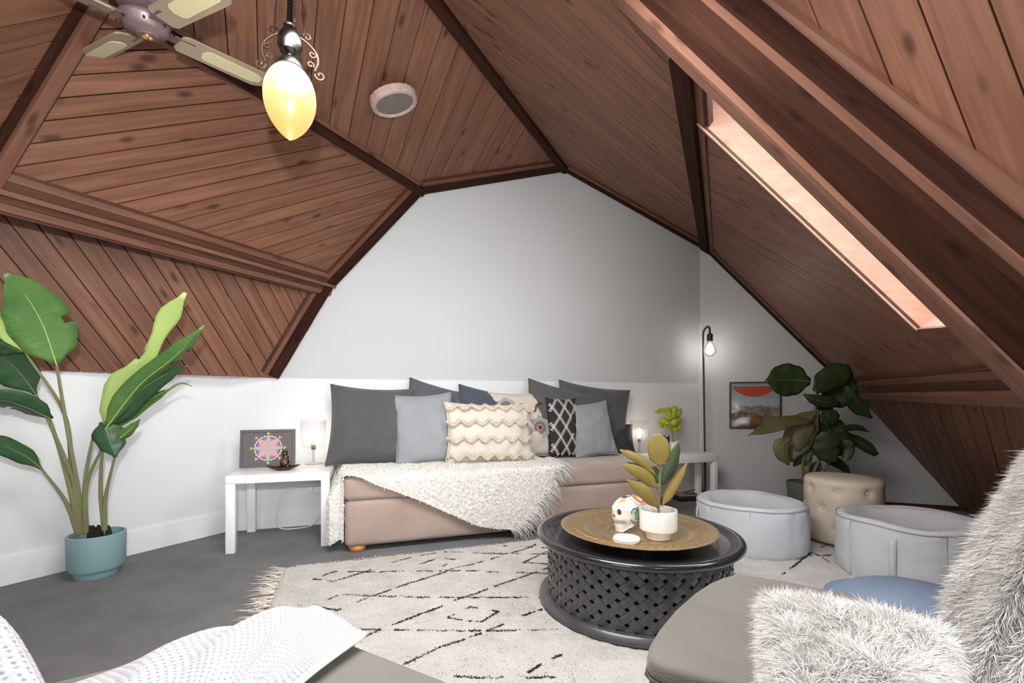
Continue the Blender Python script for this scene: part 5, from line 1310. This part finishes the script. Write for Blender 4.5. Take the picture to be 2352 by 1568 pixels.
# fur cushion lying on the seat
def fur_cushion(label, pts4, th, seed, n=26000, length=.024, name='fur_cushion', cat='cushion', m=M_FUR):
    """pts4: world corners; cushion pillow between them"""
    c = sum(pts4, Vector())/4; e = empty(name, c, label, cat); q = [p-c for p in pts4]
    nrm = (q[1]-q[0]).cross(q[3]-q[0]).normalized()
    if nrm.z < 0: nrm = -nrm
    vs = []; fs = []; N_ = 24
    for sg in (1, -1):
        for j in range(N_+1):
            for i in range(N_+1):
                u, v = i/N_, j/N_; a = q[0].lerp(q[1], u); b = q[3].lerp(q[2], u); p = a.lerp(b, v)
                U = u*2-1; V_ = v*2-1; ee = max(0, 1-abs(U)**2.4)*max(0, 1-abs(V_)**2.4)
                p = p*(1-.10*((1-V_*V_)*U*U+(1-U*U)*V_*V_)); p += nrm*sg*th/2*ee**.5; p += nrm*sg*(.014*nz((u*5+seed, v*5, sg)))*min(1, ee*3); vs.append(p)
        b0 = 0 if sg == 1 else (N_+1)**2
        for j in range(N_):
            for i in range(N_):
                a = b0+j*(N_+1)+i; f = (a, a+1, a+N_+2, a+N_+1); fs.append(f if sg == 1 else f[::-1])
    me = bpy.data.meshes.new('cover'); me.from_pydata([tuple(v) for v in vs], [], fs); me.update()
    if me.polygons[N_*N_//2+N_//2].normal.dot(nrm) < 0: me.flip_normals(); me.update()
    mesh_obj('cover', me, m, e, True, 180)
    p, nn = sample(me, n, seed)
    cl_ = np.array([nz((a*30, b*30, c_*30)) for a, b, c_ in p[:, :3]]); c2_ = np.array([nz((a*30, b*30, c_*30+50)) for a, b, c_ in p[:, :3]])
    fl_ = np.stack([cl_*1.6, c2_*1.6, -.25+cl_*0], 1)
    strands('fur_pile', p, nn, length, .0009, m, e, flow=fl_, rand=.22, droop=.35, seed=seed, segs=3); return e
def PD(x, y, d): return P(x, y, d)
fur_cushion('white fluffy cushion lying on the grey armchair seat', [PD(1752, 1372, .86), PD(2230, 1470, .70), PD(2160, 1700, .56), PD(1770, 1760, .54)], .10, 3, 90000)
fur_cushion('lower white fluffy cushion half hidden under the upper one', [PD(1745, 1475, .84), PD(2200, 1560, .72), PD(2150, 1800, .58), PD(1762, 1850, .56)], .07, 8, 30000)
# fur throw over the chair back
th_e = empty('fur_throw', P(2330, 1300, .8), 'greyish white fur throw hanging over the armchair back', 'throw'); T0 = th_e.location.copy()
outl = [((2420, 985), (2560, 1010)), ((2362, 1085), (2520, 1090)), ((2318, 1165), (2500, 1180)), ((2262, 1262), (2480, 1280)), ((2216, 1360), (2470, 1380)), ((2186, 1450), (2460, 1480)), ((2180, 1540), (2450, 1580)), ((2190, 1640), (2450, 1700)), ((2200, 1760), (2450, 1800))]
rows = []
for j, (a, b) in enumerate(outl):
    row = []
    for i in range(17):
        t = i/16; x = a[0]+(b[0]-a[0])*t; y_ = a[1]+(b[1]-a[1])*t
        d = .86-.045*j*.5-.10*math.sin(min(1, t*1.7)*math.pi*.5)+.012*math.sin(t*19+j*.9)
        row.append(P(x, y_, d)-T0)
    rows.append(row)
cols = []
NJ = 40
sm = []
for i in range(17): sm.append(arc([r_[i] for r_ in rows], 5))
nj = len(sm[0]); vs = []; 
for j in range(nj):
    for i in range(17):
        p = sm[i][j]; vs.append(p+Vector((0, -1, .2)).normalized()*(.014*nz(p*9)+.008*nz(p*24)))
fs = [(j*17+i, j*17+i+1, (j+1)*17+i+1, (j+1)*17+i) for j in range(nj-1) for i in range(16)]
me = bpy.data.meshes.new('cloth'); me.from_pydata([tuple(v) for v in vs], [], fs); me.update()
if me.polygons[len(fs)//2].normal.y > 0: me.flip_normals(); me.update()
o = mesh_obj('cloth', me, M_FURB, th_e, True, 180); sd = o.modifiers.new('s', 'SOLIDIFY'); sd.thickness = .004; sd.offset = 0
p, nn = sample(me, 110000, 12)
pw_ = p+np.array([T0.x, T0.y, T0.z-EYE]); flip = (pw_*nn).sum(1) > 0; nn[flip] *= -1
cl_ = np.array([nz((a*16, b*16, c_*16)) for a, b, c_ in p]); c2_ = np.array([nz((a*16, b*16, c_*16+50)) for a, b, c_ in p])
strands('fur_pile', p, nn, .026, .0010, M_FURB, th_e, flow=np.stack([cl_*1.2-.6, np.zeros(len(p)), c2_*1.0-.6], 1), rand=.3, droop=.3, seed=14, segs=3)

# near-left footstool with white knitted blanket
Kc = Vector((-.44, .945)); f1_ = Vector((.865, -.50)).normalized(); f2_ = Vector((-.84, -.55)).normalized()
fs_o = Vector((Kc.x, Kc.y, 0))
stool = empty('sofa', fs_o, 'grey sofa seat corner in the bottom foreground under a white blanket', 'sofa')
cr_ = [Vector((0, 0)), f1_*1.0, f1_*1.0+Vector((-.2, -.7)), f2_*.75+Vector((.1, -.5)), f2_*.75]
round_block('seat', cr_, .2, .45, .035, mat('taupe_velvet', (118, 114, 106), .85, var=.05, vscale=5, sheen=.4), stool)
round_block('base', [c*.97+Vector((0, -.01)) for c in cr_], .06, .2, .02, M_GREYS, stool)
for c in cr_: MB().lathe([(.02, 0), (.026, .07)], 12, (c.x*.9, c.y*.9-.02, 0)).build('leg', M_BLKM, stool)
# knit material
kn = bpy.data.materials.new('white_waffle_knit'); kn.use_nodes = True; N = kn.node_tree.nodes; Lk = kn.node_tree.links
b_ = N['Principled BSDF']; b_.inputs['Base Color'].default_value = srgb((206, 206, 212)); b_.inputs['Roughness'].default_value = .9
uv = N.new('ShaderNodeUVMap'); vo = N.new('ShaderNodeTexVoronoi'); vo.inputs['Scale'].default_value = 95; vo.inputs['Randomness'].default_value = .12; Lk.new(uv.outputs[0], vo.inputs['Vector'])
rp_ = N.new('ShaderNodeValToRGB'); rp_.color_ramp.elements[0].position = .12; rp_.color_ramp.elements[0].color = srgb((152, 152, 164)); rp_.color_ramp.elements[1].position = .3; rp_.color_ramp.elements[1].color = srgb((208, 208, 214)); Lk.new(vo.outputs['Distance'], rp_.inputs[0]); Lk.new(rp_.outputs[0], b_.inputs['Base Color'])
bmp = N.new('ShaderNodeBump'); bmp.inputs['Strength'].default_value = .8; bmp.inputs['Distance'].default_value = .003; Lk.new(vo.outputs['Distance'], bmp.inputs['Height']); Lk.new(bmp.outputs[0], b_.inputs['Normal'])
def uv_grid(me, nx, ny, sx_, sy_2):
    ul = me.uv_layers.new(name='uv'); 
    for lp2 in me.loops:
        i = lp2.vertex_index % (nx+1); j = lp2.vertex_index//(nx+1); ul.data[lp2.index].uv = (i/nx*sx_, j/ny*sy_2)
bl_e = empty('knit_blanket', fs_o, 'white waffle knit blanket draped over the near grey sofa seat', 'blanket')
NBX, NBY = 120, 110
def bfn(a, b):
    s = -.22+.46*a; t = -.16+.9*b; s0 = .30-.35*max(0, b-.12)-.03*math.sin(b*9)     # right boundary wanders
    s = -.24+(s0+.24)*a
    zt = .462+.018*nz((s*6, t*3, 2))+.012*math.sin(s*26-t*9)*(1-.4*a)
    hx = 0; hz = 0
    P2_ = f1_*max(s, 0)+f2_*0
    base = f1_*s if s >= 0 else Vector((0, 0))
    q = base+f2_*0
    if s < 0:
        out_ = Vector((-f2_.y*0-.35, .94)).normalized()*0
    # top plane position
    tt = max(t, 0)
    pos = f1_*s+f2_*tt if s > 0 else f2_*(tt-s*.6)*1.0+Vector((-.45, .25))*(-s)*.35
    if s > 0: pos = f1_*s+Vector((-.35, -.93))*tt
    z = zt
    if t < 0:
        n_ = Vector((.45, .89)); pos = pos+n_*min(.03, -t*.5); z = zt-.012-max(0, -t-.02)
    if s < 0: z -= max(0, -s-.03)*.9*(1 if tt < .3 else 1); pos = pos+Vector((-.5, .5))*.03*min(1, -s*8)
    return (pos.x, pos.y, max(z, .02)+.006)
# drape defined by surveyed control rows (silhouette row first), heights falling towards the far side
rowsb = [
 [(-.80, .70, .22), (-.74, .84, .22), (-.62, .97, .22), (-.47, 1.02, .2), (-.38, .97, .30), (-.29, .85, .452)],
 [(-.76, .68, .40), (-.70, .80, .40), (-.58, .915, .41), (-.455, .955, .43), (-.37, .93, .44), (-.278, .838, .462)],
 [(-.71, .64, .455), (-.655, .755, .455), (-.55, .87, .462), (-.44, .925, .475), (-.36, .89, .478), (-.272, .825, .468)],
 [(-.62, .58, .47), (-.56, .68, .475), (-.48, .78, .478), (-.40, .83, .482), (-.345, .80, .470), (-.296, .768, .468)],
 [(-.56, .48, .475), (-.49, .57, .48), (-.43, .66, .476), (-.375, .72, .486), (-.34, .71, .472), (-.322, .70, .466)],
 [(-.5, .35, .475), (-.45, .42, .48), (-.41, .52, .478), (-.38, .58, .486), (-.365, .58, .472), (-.35, .58, .466)]]
gx = [arc([Vector(p) for p in row], 16) for row in rowsb]; ncol = len(gx[0])
cols = [arc([r_[i] for r_ in gx], 14) for i in range(ncol)]; nrow_ = len(cols[0])
vs = []
for j in range(nrow_):
    for i in range(ncol):
        p = cols[i][j]; u = i/ncol; v = j/nrow_
        k = .007*math.sin(u*30+v*14+2*nz((u*4, v*4, 0)))*math.sin(math.pi*min(1, u*1.2))*(1 if v > .12 else .6)
        vs.append((p.x-fs_o.x, p.y-fs_o.y, p.z+k+(.004 if i > ncol-4 else 0)))
fs = [(j*ncol+i, j*ncol+i+1, (j+1)*ncol+i+1, (j+1)*ncol+i) for j in range(nrow_-1) for i in range(ncol-1)]
me = bpy.data.meshes.new('cloth'); me.from_pydata(vs, [], fs); me.update(); uv_grid(me, ncol-1, nrow_-1, .62, .55)
o = mesh_obj('cloth', me, kn, bl_e, True, 180); sd = o.modifiers.new('s', 'SOLIDIFY'); sd.thickness = .008; sd.offset = 0
edgep = [Vector(vs[j*ncol+ncol-1]) for j in range(nrow_)]
MB().tube(edgep, .006, 8).build('hem', M_FUR, bl_e)
# near-left corner: knitted cushion on the arm of another seat
na = P(-40, 1600, .52); arm = empty('sofa', (na.x, na.y, 0), 'lavender grey sofa arm in the bottom left corner of the photo', 'sofa')
round_block('arm_block', [Vector((-.25, .12)), Vector((.0, .03)), Vector((.035, -.12)), Vector((-.2, -.3))], .03, .585, .03, mat('lavender_grey_cloth', (150, 150, 168), .9), arm)
kb = empty('knit_cushion', (na.x, na.y, .6), 'white knitted cushion on the sofa arm at the far bottom left', 'cushion')
ln_ = [(-30, 1395), (0, 1430), (22, 1465), (42, 1500), (62, 1540), (85, 1585), (100, 1630)]
rows2 = []
for (x, y_) in ln_:
    pa_ = P(x, y_, .55); rows2.append([pa_+Vector((-.01, .03, -.03)), pa_, pa_+Vector((-.018, -.02, .0)), pa_+Vector((-.045, -.035, -.018)), pa_+Vector((-.06, -.03, -.05))])
gg = [arc(r_, 6) for r_ in rows2]; nc2 = len(gg[0]); cc2 = [arc([r_[i] for r_ in gg], 6) for i in range(nc2)]; nr2 = len(cc2[0])
o0 = kb.location; vs = [tuple(cc2[i][j]-o0+Vector((0, 0, .0018*math.sin(j*2.1)*math.sin(i*1.4)))) for j in range(nr2) for i in range(nc2)]
fs = [(j*nc2+i, j*nc2+i+1, (j+1)*nc2+i+1, (j+1)*nc2+i) for j in range(nr2-1) for i in range(nc2-1)]
me = bpy.data.meshes.new('cover'); me.from_pydata(vs, [], fs); me.update(); uv_grid(me, nc2-1, nr2-1, .1, .2); o = mesh_obj('cover', me, kn, kb, True, 180); sd = o.modifiers.new('s', 'SOLIDIFY'); sd.thickness = .004
